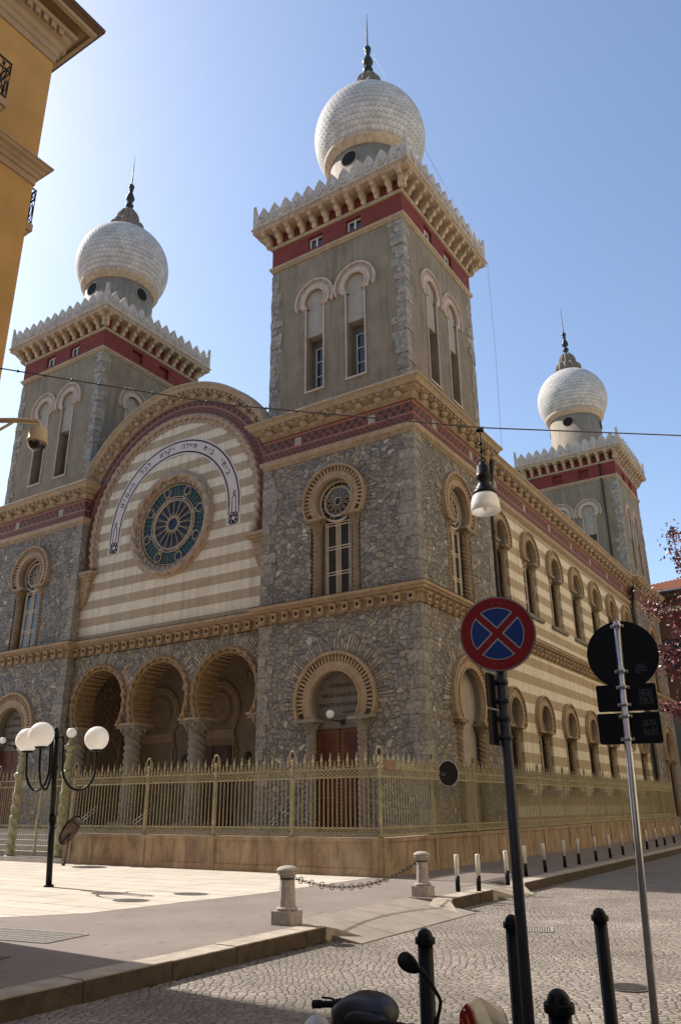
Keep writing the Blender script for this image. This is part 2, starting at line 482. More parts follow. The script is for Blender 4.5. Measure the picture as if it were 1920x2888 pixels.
# ------------------------------------------------------------- mesh helpers
# local wall coordinates: u along the wall, v up, n out of the wall  ->  (u, -n, v)
class MB:
    def __init__(s):
        s.v = []; s.f = []; s.uv = {}; s.tone = []; s.smooth = set(); s.mi = {}; s.cur = 0

    def add(s, vs, fs, tone=1.0, uvs=None, smooth=False):
        b = len(s.v)
        s.v += [tuple(x) for x in vs]
        for k, f in enumerate(fs):
            if uvs is not None:
                s.uv[len(s.f)] = uvs[k]
            if smooth:
                s.smooth.add(len(s.f))
            if s.cur:
                s.mi[len(s.f)] = s.cur
            s.f.append(tuple(b + i for i in f))
            s.tone.append(tone)

    def box(s, u0, u1, v0, v1, n0, n1, tone=1.0):
        p = [(u, -n, v) for n in (n0, n1) for v in (v0, v1) for u in (u0, u1)]
        s.add(p, [(0, 1, 3, 2), (4, 6, 7, 5), (0, 4, 5, 1), (2, 3, 7, 6), (0, 2, 6, 4), (1, 5, 7, 3)], tone)

    def cbox(s, c, sx, sy, sz, rot=0.0, tone=1.0):
        ca, sa = cos(rot), sin(rot)
        p = []
        for dz in (-.5, .5):
            for dx, dy in ((-.5, -.5), (.5, -.5), (.5, .5), (-.5, .5)):
                x, y = dx * sx, dy * sy
                p.append((c[0] + x * ca - y * sa, c[1] + x * sa + y * ca, c[2] + dz * sz))
        s.add(p, [(3, 2, 1, 0), (4, 5, 6, 7), (0, 1, 5, 4), (1, 2, 6, 5), (2, 3, 7, 6), (3, 0, 4, 7)], tone)

    def prism(s, out, n0, n1, holes=(), caps=(1, 1), tone=1.0, hole_sides=True, uv=False, outer=True):
        """outline (u, v) extruded from n0 to n1; holes are cut through"""
        loops = [list(out)] + [list(h) for h in holes]
        tris = tessellate_polygon([[Vector((p[0], p[1], 0)) for p in l] for l in loops])
        flat = [p for l in loops for p in l]
        for n, on in ((n0, caps[0]), (n1, caps[1])):
            if on:
                fs = [tuple(t) for t in tris]
                uvs = [[(flat[i][0], flat[i][1]) for i in t] for t in fs] if uv else None
                s.add([(p[0], -n, p[1]) for p in flat], fs, tone, uvs)
        for k, l in enumerate(loops):
            if (k and not hole_sides) or (k == 0 and not outer):
                continue
            m = len(l)
            s.add([(p[0], -n, p[1]) for n in (n0, n1) for p in l],
                  [(i, (i + 1) % m, m + (i + 1) % m, m + i) for i in range(m)], tone)

    def extr(s, prof, u0, u1, tone=1.0):
        """section (n, v) carried along u"""
        m = len(prof)
        vs = [(u, -q[0], q[1]) for u in (u0, u1) for q in prof]
        s.add(vs, [(i, (i + 1) % m, m + (i + 1) % m, m + i) for i in range(m)], tone)
        tris = tessellate_polygon([[Vector((q[0], q[1], 0)) for q in prof]])
        s.add(vs, [tuple(t) for t in tris] + [tuple(m + i for i in t) for t in tris], tone)

    def merge(s, o, rot=0.0, off=(0, 0, 0)):
        ca, sa = cos(rot), sin(rot)
        b, fb = len(s.v), len(s.f)
        s.v += [(x * ca - y * sa + off[0], x * sa + y * ca + off[1], z + off[2]) for x, y, z in o.v]
        s.f += [tuple(b + i for i in f) for f in o.f]
        s.tone += o.tone
        s.uv.update({k + fb: q for k, q in o.uv.items()})
        s.smooth |= {k + fb for k in o.smooth}
        s.mi.update({k + fb: (q or s.cur) for k, q in o.mi.items()})
        if s.cur:
            s.mi.update({fb + k: s.cur for k in range(len(o.f))})

    def four(s):
        m = MB()
        for k in range(4):
            m.merge(s, k * pi / 2)
        return m

    def sector(s, uc, vc, r0, r1, a0, a1, n0, n1, seg=24, tone=1.0, uv=None):
        full = abs(a1 - a0 - 2 * pi) < 1e-6
        k = seg if full else seg + 1
        p = []
        for i in range(k):
            a = a0 + (a1 - a0) * i / seg
            for r, n in ((r0, n0), (r1, n0), (r1, n1), (r0, n1)):
                p.append((uc + r * cos(a), -n, vc + r * sin(a)))
        fs, uvs = [], []
        for i in range(seg):
            a, b = 4 * i, 4 * ((i + 1) % k)
            for q in range(4):
                q2 = (q + 1) % 4
                fs.append((a + q, a + q2, b + q2, b + q))
                if uv:
                    ua, ub = (a0 + (a1 - a0) * i / seg) * uv, (a0 + (a1 - a0) * (i + 1) / seg) * uv
                    va, vb = [(0, r1 - r0, r1 - r0, 0)[z] for z in (q, q2)]
                    uvs.append([(ua, va), (ua, vb), (ub, vb), (ub, va)])
        if not full:
            e = 4 * (k - 1)
            fs += [(0, 1, 2, 3), (e + 3, e + 2, e + 1, e)]
            if uv:
                uvs += [[(0, 0)] * 4] * 2
        s.add(p, fs, tone, uvs if uv else None)

    def tube(s, pts, r, n=6, closed=False, rf=None, tone=1.0, smooth=True, cap=True):
        pts = [Vector(p) for p in pts]
        m = len(pts)
        prev = None
        rings = []
        for i, p in enumerate(pts):
            if closed:
                t = pts[(i + 1) % m] - pts[i - 1]
            else:
                t = pts[min(i + 1, m - 1)] - pts[max(i - 1, 0)]
            t.normalize()
            if prev is None:
                ref = Vector((0, 0, 1)) if abs(t.z) < .9 else Vector((1, 0, 0))
                x = t.cross(ref).normalized()
            else:
                x = (prev - t * prev.dot(t)).normalized()
            prev = x
            y = t.cross(x)
            ring = []
            for k in range(n):
                a = 2 * pi * k / n
                rr = (r[i] if isinstance(r, (list, tuple)) else r) * (rf(i, a) if rf else 1)
                ring.append(p + (x * cos(a) + y * sin(a)) * rr)
            rings.append(ring)
        fs = []
        for i in range(m if closed else m - 1):
            a, b = i * n, ((i + 1) % m) * n
            fs += [(a + k, a + (k + 1) % n, b + (k + 1) % n, b + k) for k in range(n)]
        vs = [q for ring in rings for q in ring]
        s.add(vs, fs, tone, smooth=smooth)
        if not closed and cap:
            s.add(rings[0], [tuple(range(n))[::-1]], tone)
            s.add(rings[-1], [tuple(range(n))], tone)

    def lathe(s, c, prof, n=24, lobes=0, amp=0.0, twist=0.0, uvk=None, smooth=True, tone=1.0, cap=True):
        """prof = [(r, z)]; lobes/amp/twist shape a twisted shaft"""
        vs, fs, uvs = [], [], []
        L = 0.0
        Ls = []
        for i, (r, z) in enumerate(prof):
            if i:
                L += hypot(r - prof[i - 1][0], z - prof[i - 1][1])
            Ls.append(L)
            for k in range(n):
                a = 2 * pi * k / n
                rr = r * (1 + amp * cos(lobes * (a + twist * z))) if lobes else r
                vs.append((c[0] + rr * cos(a), c[1] + rr * sin(a), c[2] + z))
        for i in range(len(prof) - 1):
            for k in range(n):
                k2 = (k + 1) % n
                fs.append((i * n + k, i * n + k2, (i + 1) * n + k2, (i + 1) * n + k))
                if uvk:
                    uvs.append([(k / n * uvk[0], Ls[i] * uvk[1]), ((k + 1) / n * uvk[0], Ls[i] * uvk[1]),
                                ((k + 1) / n * uvk[0], Ls[i + 1] * uvk[1]), (k / n * uvk[0], Ls[i + 1] * uvk[1])])
        s.add(vs, fs, tone, uvs if uvk else None, smooth)
        if cap:
            m = len(prof) - 1
            if prof[0][0] > 1e-4:
                s.add(vs[:n], [tuple(range(n))[::-1]], tone)
            if prof[m][0] > 1e-4:
                s.add(vs[m * n:], [tuple(range(n))], tone)

    def ball(s, c, r, n=14, sz=1.0, smooth=True, tone=1.0):
        m = max(4, n // 2)
        s.lathe(c, [(r * sin(pi * i / m), -r * sz * cos(pi * i / m)) for i in range(m + 1)], n, smooth=smooth, tone=tone, cap=False)

    def rope(s, pts, rad, lobes=2, pitch=.25, n=10, amp=.22, closed=False):
        L = [0.0]
        for a, b in zip(pts, pts[1:]):
            L.append(L[-1] + (Vector(b) - Vector(a)).length)
        s.tube(pts, rad, n, closed, rf=lambda i, a: 1 + amp * cos(lobes * a + 2 * pi * L[i] / pitch))

    def sweep(s, path, prof, closed=False, uv=None, tone=1.0):
        """profile (n, z) carried along a plan polyline, n measured to the right of travel, mitred"""
        m = len(path)
        offs = []
        for i in range(m):
            def nrm(a, b):
                d = Vector((b[0] - a[0], b[1] - a[1])).normalized()
                return Vector((d.y, -d.x))
            if closed or 0 < i < m - 1:
                n1 = nrm(path[i - 1], path[i]); n2 = nrm(path[i], path[(i + 1) % m])
                b = n1 + n2
                offs.append(b / b.dot(n1))
            elif i == 0:
                offs.append(nrm(path[0], path[1]))
            else:
                offs.append(nrm(path[-2], path[-1]))
        k = len(prof)
        vs = [(path[i][0] + offs[i].x * q[0], path[i][1] + offs[i].y * q[0], q[1]) for i in range(m) for q in prof]
        fs, uvs = [], []
        L = 0.0
        for i in range(m if closed else m - 1):
            j = (i + 1) % m
            d = hypot(path[j][0] - path[i][0], path[j][1] - path[i][1])
            for q in range(k - 1):
                fs.append((i * k + q, j * k + q, j * k + q + 1, i * k + q + 1))
                uvs.append([(L, prof[q][1]), (L + d, prof[q][1]), (L + d, prof[q + 1][1]), (L, prof[q + 1][1])])
            L += d
        if uv is not None:
            uvs = [[(a, b - uv) for a, b in f] for f in uvs]
        s.add(vs, fs, tone, uvs if uv is not None else None)

    def build(s, name, mat, parent=None, loc=None, rot=0.0, label=None, world=True):
        """world=True: vertices are world positions; else they are local to loc / rot"""
        root = parent
        while root is not None and root.parent is not None:
            root = root.parent
        me = bpy.data.meshes.new(name)
        org = Vector(root.location) if (root is not None and world) else Vector((0, 0, 0))
        if root is None and world and s.v:
            cx = sum(p[0] for p in s.v) / len(s.v); cy = sum(p[1] for p in s.v) / len(s.v)
            org = Vector((cx, cy, min(p[2] for p in s.v)))
        me.from_pydata([tuple(Vector(p) - org) for p in s.v], [], s.f)
        if s.uv:
            ul = me.uv_layers.new(name='UVMap')
            for p in me.polygons:
                uvs = s.uv.get(p.index)
                if uvs:
                    for k, li in enumerate(p.loop_indices):
                        ul.data[li].uv = uvs[k]
        if any(x != 1.0 for x in s.tone):
            at = me.color_attributes.new('tone', 'FLOAT_COLOR', 'CORNER')
            for p in me.polygons:
                x = s.tone[p.index]
                x = x if isinstance(x, tuple) else (x, x, x)
                for li in p.loop_indices:
                    at.data[li].color = (*x, 1)
        for p in me.polygons:
            if p.index in s.smooth:
                p.use_smooth = True
        for mt in (mat if isinstance(mat, (list, tuple)) else [mat]):
            me.materials.append(mt)
        for p in me.polygons:
            if p.index in s.mi:
                p.material_index = s.mi[p.index]
        import bmesh
        bm = bmesh.new(); bm.from_mesh(me)
        bmesh.ops.remove_doubles(bm, verts=bm.verts, dist=1e-5)
        bmesh.ops.recalc_face_normals(bm, faces=bm.faces)
        bm.to_mesh(me); bm.free()
        o = bpy.data.objects.new(name, me)
        C.objects.link(o)
        if parent is not None:
            o.parent = parent
        if not world and loc is None:
            pass
        elif not world:
            o.location = Vector(loc) - (Vector(root.location) if root is not None and parent is root else Vector((0, 0, 0)))
            o.rotation_euler = (0, 0, rot)
        elif root is None:
            o.location = org
        if label:
            o['label'] = label
        return o

def tag(o, label, cat, group=None):
    o['label'] = label; o['category'] = cat
    if group:
        o['group'] = group
    return o

def thing(name, loc, label, cat, group=None, rot=0.0):
    o = bpy.data.objects.new(name, None)
    o.empty_display_size = .2
    C.objects.link(o)
    o.location = loc; o.rotation_euler = (0, 0, rot)
    return tag(o, label, cat, group)

def kids(o):
    return [c for c in C.objects if c.parent == o]

def dup(o, parent=None, ks=None):
    c = o.copy(); C.objects.link(c)
    if parent is not None:
        c.parent = parent
    for ch in kids(o):
        dup(ch, c)
    return c

def arc(uc, vc, r, a0, a1, n, k=24):
    return [(uc + r * cos(a0 + (a1 - a0) * i / k), -n, vc + r * sin(a0 + (a1 - a0) * i / k)) for i in range(k + 1)]

def shoe(uc, vc, R, r, dv, k=32):
    """horseshoe ring outline, both arcs cut off level at vc + dv"""
    ao = asin(max(-1, dv / R)); ai = asin(max(-1, dv / r))
    out = [(uc + R * cos(t), vc + R * sin(t)) for t in [(pi - ao) + (ao - (pi - ao)) * i / k for i in range(k + 1)]]
    inn = [(uc + r * cos(t), vc + r * sin(t)) for t in [ai + (pi - ai - ai) * i / k for i in range(k + 1)]]
    return out + inn

def keyhole(uc, vc, r, dv, hw, v0, k=28):
    """opening: a circle standing on a rectangle of half width hw"""
    a = asin(dv / r)
    t0, t1 = pi - a, a
    return [(uc - hw, v0), (uc - hw, vc + dv)] + [(uc + r * cos(t0 + (t1 - t0) * i / k), vc + r * sin(t0 + (t1 - t0) * i / k)) for i in range(k + 1)] + [(uc + hw, vc + dv), (uc + hw, v0)]

_text_cache = {}
def text_geo(ch, size):
    cu = bpy.data.curves.new('t', 'FONT')
    cu.body = ch; cu.size = size; cu.offset = size * .018; cu.align_x = 'CENTER'; cu.resolution_u = 2
    o = bpy.data.objects.new('t', cu); C.objects.link(o)
    dg = bpy.context.evaluated_depsgraph_get(); dg.update()
    me = o.evaluated_get(dg).to_mesh()
    vs = [(p.co.x, p.co.y) for p in me.vertices]; fs = [tuple(p.vertices) for p in me.polygons]
    bpy.data.objects.remove(o); bpy.data.curves.remove(cu)
    return vs, fs

def put_text(mb, ch, size, uc, vc, n, rot=0.0, sx=1.0, mirror=False):
    vs, fs = text_geo(ch, size)
    ca, sa = cos(rot), sin(rot)
    mb.add([(uc + (x * sx) * ca - y * sa, -n, vc + (x * sx) * sa + y * ca) for x, y in vs], fs)

def arch_surround(uc, vc, R, r, dv, n0=-.02, teeth=26, proud=.12, depth=-.3, w_tooth=.56, deep=.13):
    """moulded horseshoe ring with a row of teeth in a sunk channel and a deep inner reveal"""
    m = MB()
    W = R - r
    m.prism(shoe(uc, vc, R, R - .15 * W, dv), n0, proud + .05)
    m.prism(shoe(uc, vc, R - .15 * W, R - .52 * W, dv), n0 - .03, proud - deep)
    m.prism(shoe(uc, vc, R - .52 * W, r + .05, dv), n0, proud)
    m.prism(shoe(uc, vc, r + .05, r, dv), -.0 + n0, proud + .035)
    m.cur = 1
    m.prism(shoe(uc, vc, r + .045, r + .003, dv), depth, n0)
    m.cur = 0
    a = asin(dv / R)
    span = pi - 2 * a - .14
    for i in range(teeth):
        t = a + .07 + span * (i + .5) / teeth
        h = span / teeth * w_tooth / 2
        m.sector(uc, vc, R - .51 * W, R - .16 * W, t - h, t + h, proud - deep - .01, proud - .008, 2)
    return m

def voussoirs(uc, vc, R, dv, n, lo=.28, hi=.5, seed=1, a_from=-.1):
    """ring of long rubble stones radiating from an arch"""
    m = MB(); rr = random.Random(seed)
    a = a_from; end = pi - a_from
    while a < end:
        d = rr.uniform(.055, .1) / R * 1.25
        if a + d > end + .05:
            break
        L = rr.uniform(lo, hi)
        cols = [(1.0, 1.0, 1.04), (1.25, 1.2, 1.12), (1.5, 1.36, 1.12), (.9, .87, .84), (1.35, 1.2, .98)]
        def stone(r0, r1):
            c = rr.choice(cols); k = rr.uniform(.8, 1.05)
            m.sector(uc, vc, r0, r1, a + .012 / R, a + d - .012 / R, -.03, n + rr.uniform(0, .02), 1, tone=tuple(x * k for x in c))
        if rr.random() < .35:
            s_ = R + .01 + L * rr.uniform(.4, .6)
            stone(R + .01, s_ - .012); stone(s_ + .012, R + L)
        else:
            stone(R + .01, R + L)
        a += d
    return m

def twisted(m, c, r, h, lobes=3, tw=4.5, amp=.16, n=18, rows=None):
    k = rows or max(10, int(h / .018))
    m.lathe(c, [(r * 1.3, 0), (r * 1.35, .05), (r * 1.05, .1), (r * 1.15, .13)], n)
    m.lathe(c, [(r, .13 + (h - .13) * i / k) for i in range(k + 1)], n, lobes, amp, tw)

def capital(m, c, r, h, w, seed=0):
    """leafy bell and square abacus"""
    k = 10
    pr = [(r * .95, 0), (r * 1.15, .02), (r * 1.0, .05)] + [(r * (1.0 + .75 * (i / k) ** 1.7), .05 + (h * .78 - .05) * i / k) for i in range(1, k + 1)]
    m.lathe(c, pr, 24, 8, .09, 0)
    rr = random.Random(seed)
    for row, (zf, rf) in enumerate(((.42, 1.2), (.66, 1.55))):
        for q in range(8):
            a = 2 * pi * (q + .5 * row) / 8
            m.ball((c[0] + cos(a) * r * rf, c[1] + sin(a) * r * rf, c[2] + h * zf), r * .27, 6, 1.2)
    m.cbox((c[0], c[1], c[2] + h * .88), w, w * .9, h * .24)

# ============================================================= THE SYNAGOGUE
W, D, L_ = 21.674, 5.937, 34.33
GY = .35                                   # plane of the front gable
GU, GV = -10.837, 11.9                     # centre of the gable arch
SX = -.35                                  # plane of the long striped side
SYN = thing('synagogue', (GU, 17, 0), 'grey stone synagogue with four domed square towers and a round rose window', 'synagogue')
R90 = pi / 2

# ---- stone pavilions under the towers
def quoins(m, cx, cy, sx, sy, z0, z1, h, a, b, pr, seed, jit=0.0):
    """corner blocks; sx, sy = direction from the corner into the wall"""
    rr = random.Random(seed)
    z = z0; k = 0
    while z + h * .5 < z1:
        hh = min(h * rr.uniform(.9, 1.1), z1 - z)
        la, lb = ((a, b), (b, a))[k % 2]
        if rr.random() < .25:
            la, lb = lb, la
        la *= rr.uniform(.72, 1.12); lb *= rr.uniform(.72, 1.12)
        p1, p2 = pr + rr.uniform(0, jit), pr + rr.uniform(0, jit)
        x0, x1 = sorted((cx - sx * p1, cx + sx * la)); y0, y1 = sorted((cy - sy * p2, cy + sy * lb))
        c = rr.choice([(1, .99, .97), (.9, .88, .86), (1.1, 1.05, .97), (1.0, .95, .87), (1.18, 1.14, 1.08)]); c = tuple(q_ * (1.12 if z0 > 14 else 1.0) for q_ in c)
        m.box(x0, x1, z + .008, z + hh - .008, -y1, -y0, c)
        z += hh; k += 1

UPWIN = keyhole(0, 11.0, .92, -.58, .96, 7.7)
DOORH = keyhole(0, 4.48, 1.2, -.51, 1.12, .8)
BLINDH = keyhole(0, 4.6, 1.1, -.66, 1.05, .8)
def sh(o, du):
    return [(u + du, v) for u, v in o]

def pavilion(u0, y0, front, side, inner, left, seed):
    """u0 = right-hand edge; front / side = openings on those faces"""
    m = MB()
    def face(loops_out, holes, rot, off):
        f = MB(); f.prism(loops_out, -.55, 0, holes, caps=(0, 1), outer=False)
        m.merge(f, rot, off)
    rect = [(-6, 0), (0, 0), (0, 12.9), (-6, 12.9)]
    face(rect, [sh(h, -3) for h in front], 0, (u0, y0, 0))
    rs = [(0, 0), (D, 0), (D, 12.9), (0, 12.9)]
    face(rs, [sh(h, 3.0) for h in side], R90, (u0, y0, 0))
    lf = MB(); lf.add([(u0 - 6, y0, 0), (u0 - 6, y0 + D, 0), (u0 - 6, y0 + D, 12.9), (u0 - 6, y0, 12.9)], [(0, 1, 2, 3)])
    lf.add([(u0 - 6, y0 + D, 0), (u0, y0 + D, 0), (u0, y0 + D, 12.9), (u0 - 6, y0 + D, 12.9)], [(0, 1, 2, 3)])
    m.merge(lf)
    o = m.build('stone_wall', STONE, SYN)
    for cx, cy, sx, sy in ((u0, y0, -1, 1), (u0 - 6, y0, 1, 1), (u0, y0 + D, -1, -1)):
        for za, zb in ((.3, 7.1), (7.75, 12.75)):
            q = MB()
            quoins(q, cx, cy, sx, sy, za, zb, .36, .56, .36, .012, seed + cx + za, .012)
            q.build('quoin', QUOIN, o)
    for hs, rot, off in ((front, 0, (u0 - 3, y0, 0)), (side, R90, (u0, y0 + 3.0, 0))):
        for h in hs:
            v = MB()
            if h is UPWIN:
                v.merge(voussoirs(0, 11.0, 1.23, -.58, .02, .2, .42, seed + 3, -.2), rot, off)
            elif h is DOORH:
                v.merge(voussoirs(0, 4.48, 1.48, -.51, .02, .34, .6, seed + 4, -.1), rot, off)
            else:
                v.merge(voussoirs(0, 4.6, 1.37, -.6, .02, .3, .5, seed + 5, -.15), rot, off)
            v.build('voussoirs', QUOIN, o)
    return o

pavilion(0, 0, [UPWIN, DOORH], [UPWIN, BLINDH], 0, 0, 11)
pavilion(-W + 6, 0, [UPWIN, DOORH], [], 0, 0, 23)
pavilion(0, L_ - D, [], [UPWIN, BLINDH], 0, 0, 37)
pavilion(-W + 6, L_ - D, [], [], 0, 0, 53)

# ---- windows
def tracery(m, vc, r, n, k=12, outer=8):
    def ring(rr, w):
        m.sector(0, vc, rr - w, rr, 0, 2 * pi, n, n + .04, 32)
    ring(r, .045 * r / .65 + .01); ring(r * .74, .028); ring(r * .69, .022); ring(r * .2, .025)
    for i in range(k):
        a = 2 * pi * i / k
        h = pi / k
        pts = [(r * .2, a), (r * .36, a + h * .55), (r * .55, a + h * .75), (r * .66, a), (r * .55, a - h * .75), (r * .36, a - h * .55)]
        m.tube([(p * cos(b), -n - .02, vc + p * sin(b)) for p, b in pts], .012, 4, True)
    for i in range(outer):
        a = 2 * pi * (i + .5) / outer
        m.tube([(r * .85 * cos(a) + r * .105 * cos(b), -n - .02, vc + r * .85 * sin(a) + r * .105 * sin(b)) for b in [2 * pi * q / 10 for q in range(10)]], .012, 4, True)

def bars(m, hw, v0, v1, n, rows):
    w = .028
    for u in (-hw + w / 2, -hw + .085, -.075, 0, .075, hw - .085, hw - w / 2):
        m.box(u - w / 2, u + w / 2, v0, v1, n, n + .035)
    for z in rows:
        for d in (-.045, .045):
            m.box(-hw, hw, z + d - w / 2, z + d + w / 2, n + .002, n + .032)

def arched_window(loc, rot, vc, R, r, dv, hw, v0, dep, glass_hw, col_r, teeth, sill=False):
    """horseshoe window: recess, glass, bars, tracery disc, two twisted columns and a moulded ring"""
    foot = vc + dv
    m = MB()
    m.prism(keyhole(0, vc, r + .2, dv, hw + .03, v0 - .02), -dep - .04, -dep)
    o = m.build('arched_window', JAMB, SYN, loc, rot, world=False)
    g = MB()
    g.box(-glass_hw, glass_hw, v0, foot - .02, -dep, -dep + .02)
    g.sector(0, vc, 0.001, r + .02, 0, 2 * pi, -dep + .003, -dep + .045, 32)
    g.build('window_glass', GLASS, o, world=False)
    b = MB()
    n = -dep + .02
    bars(b, glass_hw, v0, foot - .12, n, (v0 + (foot - v0) * .3, v0 + (foot - v0) * .62, foot - .2))
    tracery(b, vc, r + .01, -dep + .045)
    b.build('window_tracery', MUNTIN, o, world=False)
    for sgn in (-1, 1):
        c = MB()
        cu = sgn * (hw - col_r * 1.25)
        h = (foot - v0) * .82
        twisted(c, (cu, dep * .5, v0), col_r, h, 3, 15.0, .13)
        capital(c, (cu, dep * .5, v0 + h), col_r, foot - v0 - h, col_r * 4.0, 3)
        c.build('twisted_column', COLUMN, o, world=False)
    s = arch_surround(0, vc, R, r, dv, teeth=teeth, depth=-dep + .02)
    s.box(-(R * .86), -r * .45, foot - .055, foot + .012, -.05, .15); s.box(r * .45, R * .86, foot - .055, foot + .012, -.05, .15)
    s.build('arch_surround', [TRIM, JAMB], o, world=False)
    if sill:
        k = MB(); k.box(-hw - .22, hw + .22, v0 - .15, v0 - .002, -dep, .12)
        k.build('window_sill', JAMB, o, world=False)
    return o

wa = arched_window((-3, 0, 0), 0, 11.0, 1.23, .72, -.58, .96, 7.72, .26, .5, .15, 30)
for loc, rot in (((-W + 3, 0, 0), 0), ((0, 3.0, 0), R90), ((0, L_ - D + 3.0, 0), R90)):
    c = dup(wa, SYN); c.location = Vector(loc) - SYN.location; c.rotation_euler = (0, 0, rot)

SIDE_U = [17.165 + 3.18 * k for k in (-3, -2, -1, 0, 1, 2, 3)]
wb = arched_window((SX, SIDE_U[0], 0), R90, 11.42, 1.0, .60, -.34, .80, 8.78, .36, .42, .11, 21, True)
wc = arched_window((SX, SIDE_U[0], 0), R90, 4.60, .95, .56, -.44, .77, 2.02, .36, .4, .11, 20, True)
for u in SIDE_U[1:]:
    for p in (wb, wc):
        c = dup(p, SYN); c.location = Vector((SX, u, 0)) - SYN.location; c.rotation_euler = (0, 0, R90)

# ---- long striped side wall
m = MB()
holes = []
for u in SIDE_U:
    holes.append(sh(keyhole(0, 11.42, .78, -.34, .80, 8.77), u))
    holes.append(sh(keyhole(0, 4.60, .74, -.44, .77, 2.01), u))
f = MB(); f.prism([(D - .2, 0), (L_ - D + .2, 0), (L_ - D + .2, 13.2), (D - .2, 13.2)], -.56, 0, holes, caps=(0, 1), outer=False)
m.merge(f, R90, (SX, 0, 0))
m.build('striped_side_wall', STRIPES_SIDE, SYN)

# ---- doorways in the front of the pavilions and the blind arches on the side
def doorway(loc, lines, seed):
    m = MB()
    m.prism(keyhole(0, 4.48, 1.22, -.51, 1.14, .78), -.34, -.30)
    m.box(-1.1, 1.1, 3.69, 3.97, -.30, -.24)
    m.box(-.80, .80, 3.95, 3.99, -.24, -.2)
    for s_ in (-1, 1):
        m.box(min(s_ * .83, s_ * 1.1), max(s_ * .83, s_ * 1.1), .8, 3.7, -.30, -.2)
    o = m.build('doorway', JAMB, SYN, loc, 0, world=False)
    d = MB()
    for s_ in (-1, 1):
        d.box(min(s_ * .012, s_ * .82), max(s_ * .012, s_ * .82), .82, 3.69, -.3, -.22)
    dd = d.build('door_leaf', DOOR, o, world=False)
    t = MB()
    for s_ in (-1, 1):
        cu = s_ * .42
        for a, b in ((.9, 1.75), (1.85, 2.6), (2.7, 3.6)):
            for uu in (cu - .3, cu + .3):
                t.box(uu - .012, uu + .012, a, b, -.22, -.208)
            t.box(cu - .3, cu + .3, a, a + .02, -.22, -.207); t.box(cu - .3, cu + .3, b - .02, b, -.22, -.207)
            for q in range(6):
                x = 2 * pi * q / 6
                t.tube([(cu + .085 * cos(x) + .05 * cos(y), .205, (a + b) / 2 + .085 * sin(x) + .05 * sin(y)) for y in [2 * pi * z / 8 for z in range(8)]], .007, 3, True)
        for q in range(26):
            z = .95 + q * .105
            t.box(s_ * .06 - .025, s_ * .06 + .025, z, z + .05, -.22, -.205)
            t.box(s_ * .77 - .02, s_ * .77 + .02, z, z + .05, -.22, -.205)
        for q in range(7):
            t.box(cu - .27 + q * .08, cu - .235 + q * .08, 3.625, 3.67, -.22, -.205)
    t.build('door_inlay', DOORT, dd, world=False)
    for s_ in (-1, 1):
        c = MB()
        twisted(c, (s_ * .93, .04, .8), .165, 2.75, 3, 13.0, .13)
        capital(c, (s_ * .93, .04, 3.55), .165, .42, .72, seed)
        c.build('twisted_column', COLGREY, o, world=False)
    s = arch_surround(0, 4.48, 1.48, .88, -.51, teeth=38, depth=-.27)
    for s_ in (-1, 1):
        s.box(min(s_ * .66, s_ * 1.42), max(s_ * .66, s_ * 1.42), 3.915, 3.985, -.1, .2)
    s.build('arch_surround', [TRIM, JAMB], o, world=False)
    x = MB()
    for txt, z, size, uu in lines:
        put_text(x, txt, size, uu, z, -.29, 0, 1.05)
    x.build('inscription', INK, o, world=False)
    l = MB()
    l.tube([(.1, .25, 3.86), (.1, -.1, 3.88), (.02, -.22, 3.9), (0, -.3, 3.95)], .02, 6)
    l.cbox((.1, .22, 3.86), .14, .05, .16)
    ll = l.build('wall_lamp', BRONZE, o, world=False)
    gl = MB(); gl.ball((0, -.3, 4.06), .125, 16)
    gl.build('globe', OPAL, ll, world=False)
    return o

doorway((-3, 0, 0), [('ENTRANDO', 4.92, .15, 0), ('NELLA CASA DI DIO', 4.63, .15, 0), ('RIFLETTI AI TUOI PASSI', 4.35, .15, 0), ('ECCLESIASTE IV', 4.14, .075, .33)], 5)
doorway((-W + 3, 0, 0), [('ENTRATE', 4.92, .15, 0), ('NELLE PORTE DEL SIGNORE', 4.63, .132, 0), ('CON GRAZIE', 4.35, .15, 0), ('NEI SUOI ATRII CON LODE', 4.1, .12, 0)], 9)

def blind_arch(y):
    m = MB()
    m.prism(keyhole(0, 4.6, 1.12, -.66, 1.06, .78), -.34, -.22)
    o = m.build('blind_arch', PANEL, SYN, (0, y, 0), R90, world=False)
    s = arch_surround(0, 4.6, 1.37, .95, -.62, teeth=34, depth=-.2)
    for s_ in (-1, 1):
        s.box(min(s_ * .7, s_ * 1.3), max(s_ * .7, s_ * 1.3), 3.90, 3.97, -.1, .2)
    s.build('arch_surround', [TRIM, JAMB], o, world=False)
    for s_ in (-1, 1):
        c = MB()
        twisted(c, (s_ * .9, .03, .8), .14, 2.7, 3, 14.0, .13)
        capital(c, (s_ * .9, .03, 3.5), .14, .42, .58, 4)
        c.build('twisted_column', COLUMN, o, world=False)
blind_arch(3.0); blind_arch(L_ - D + 3.0)

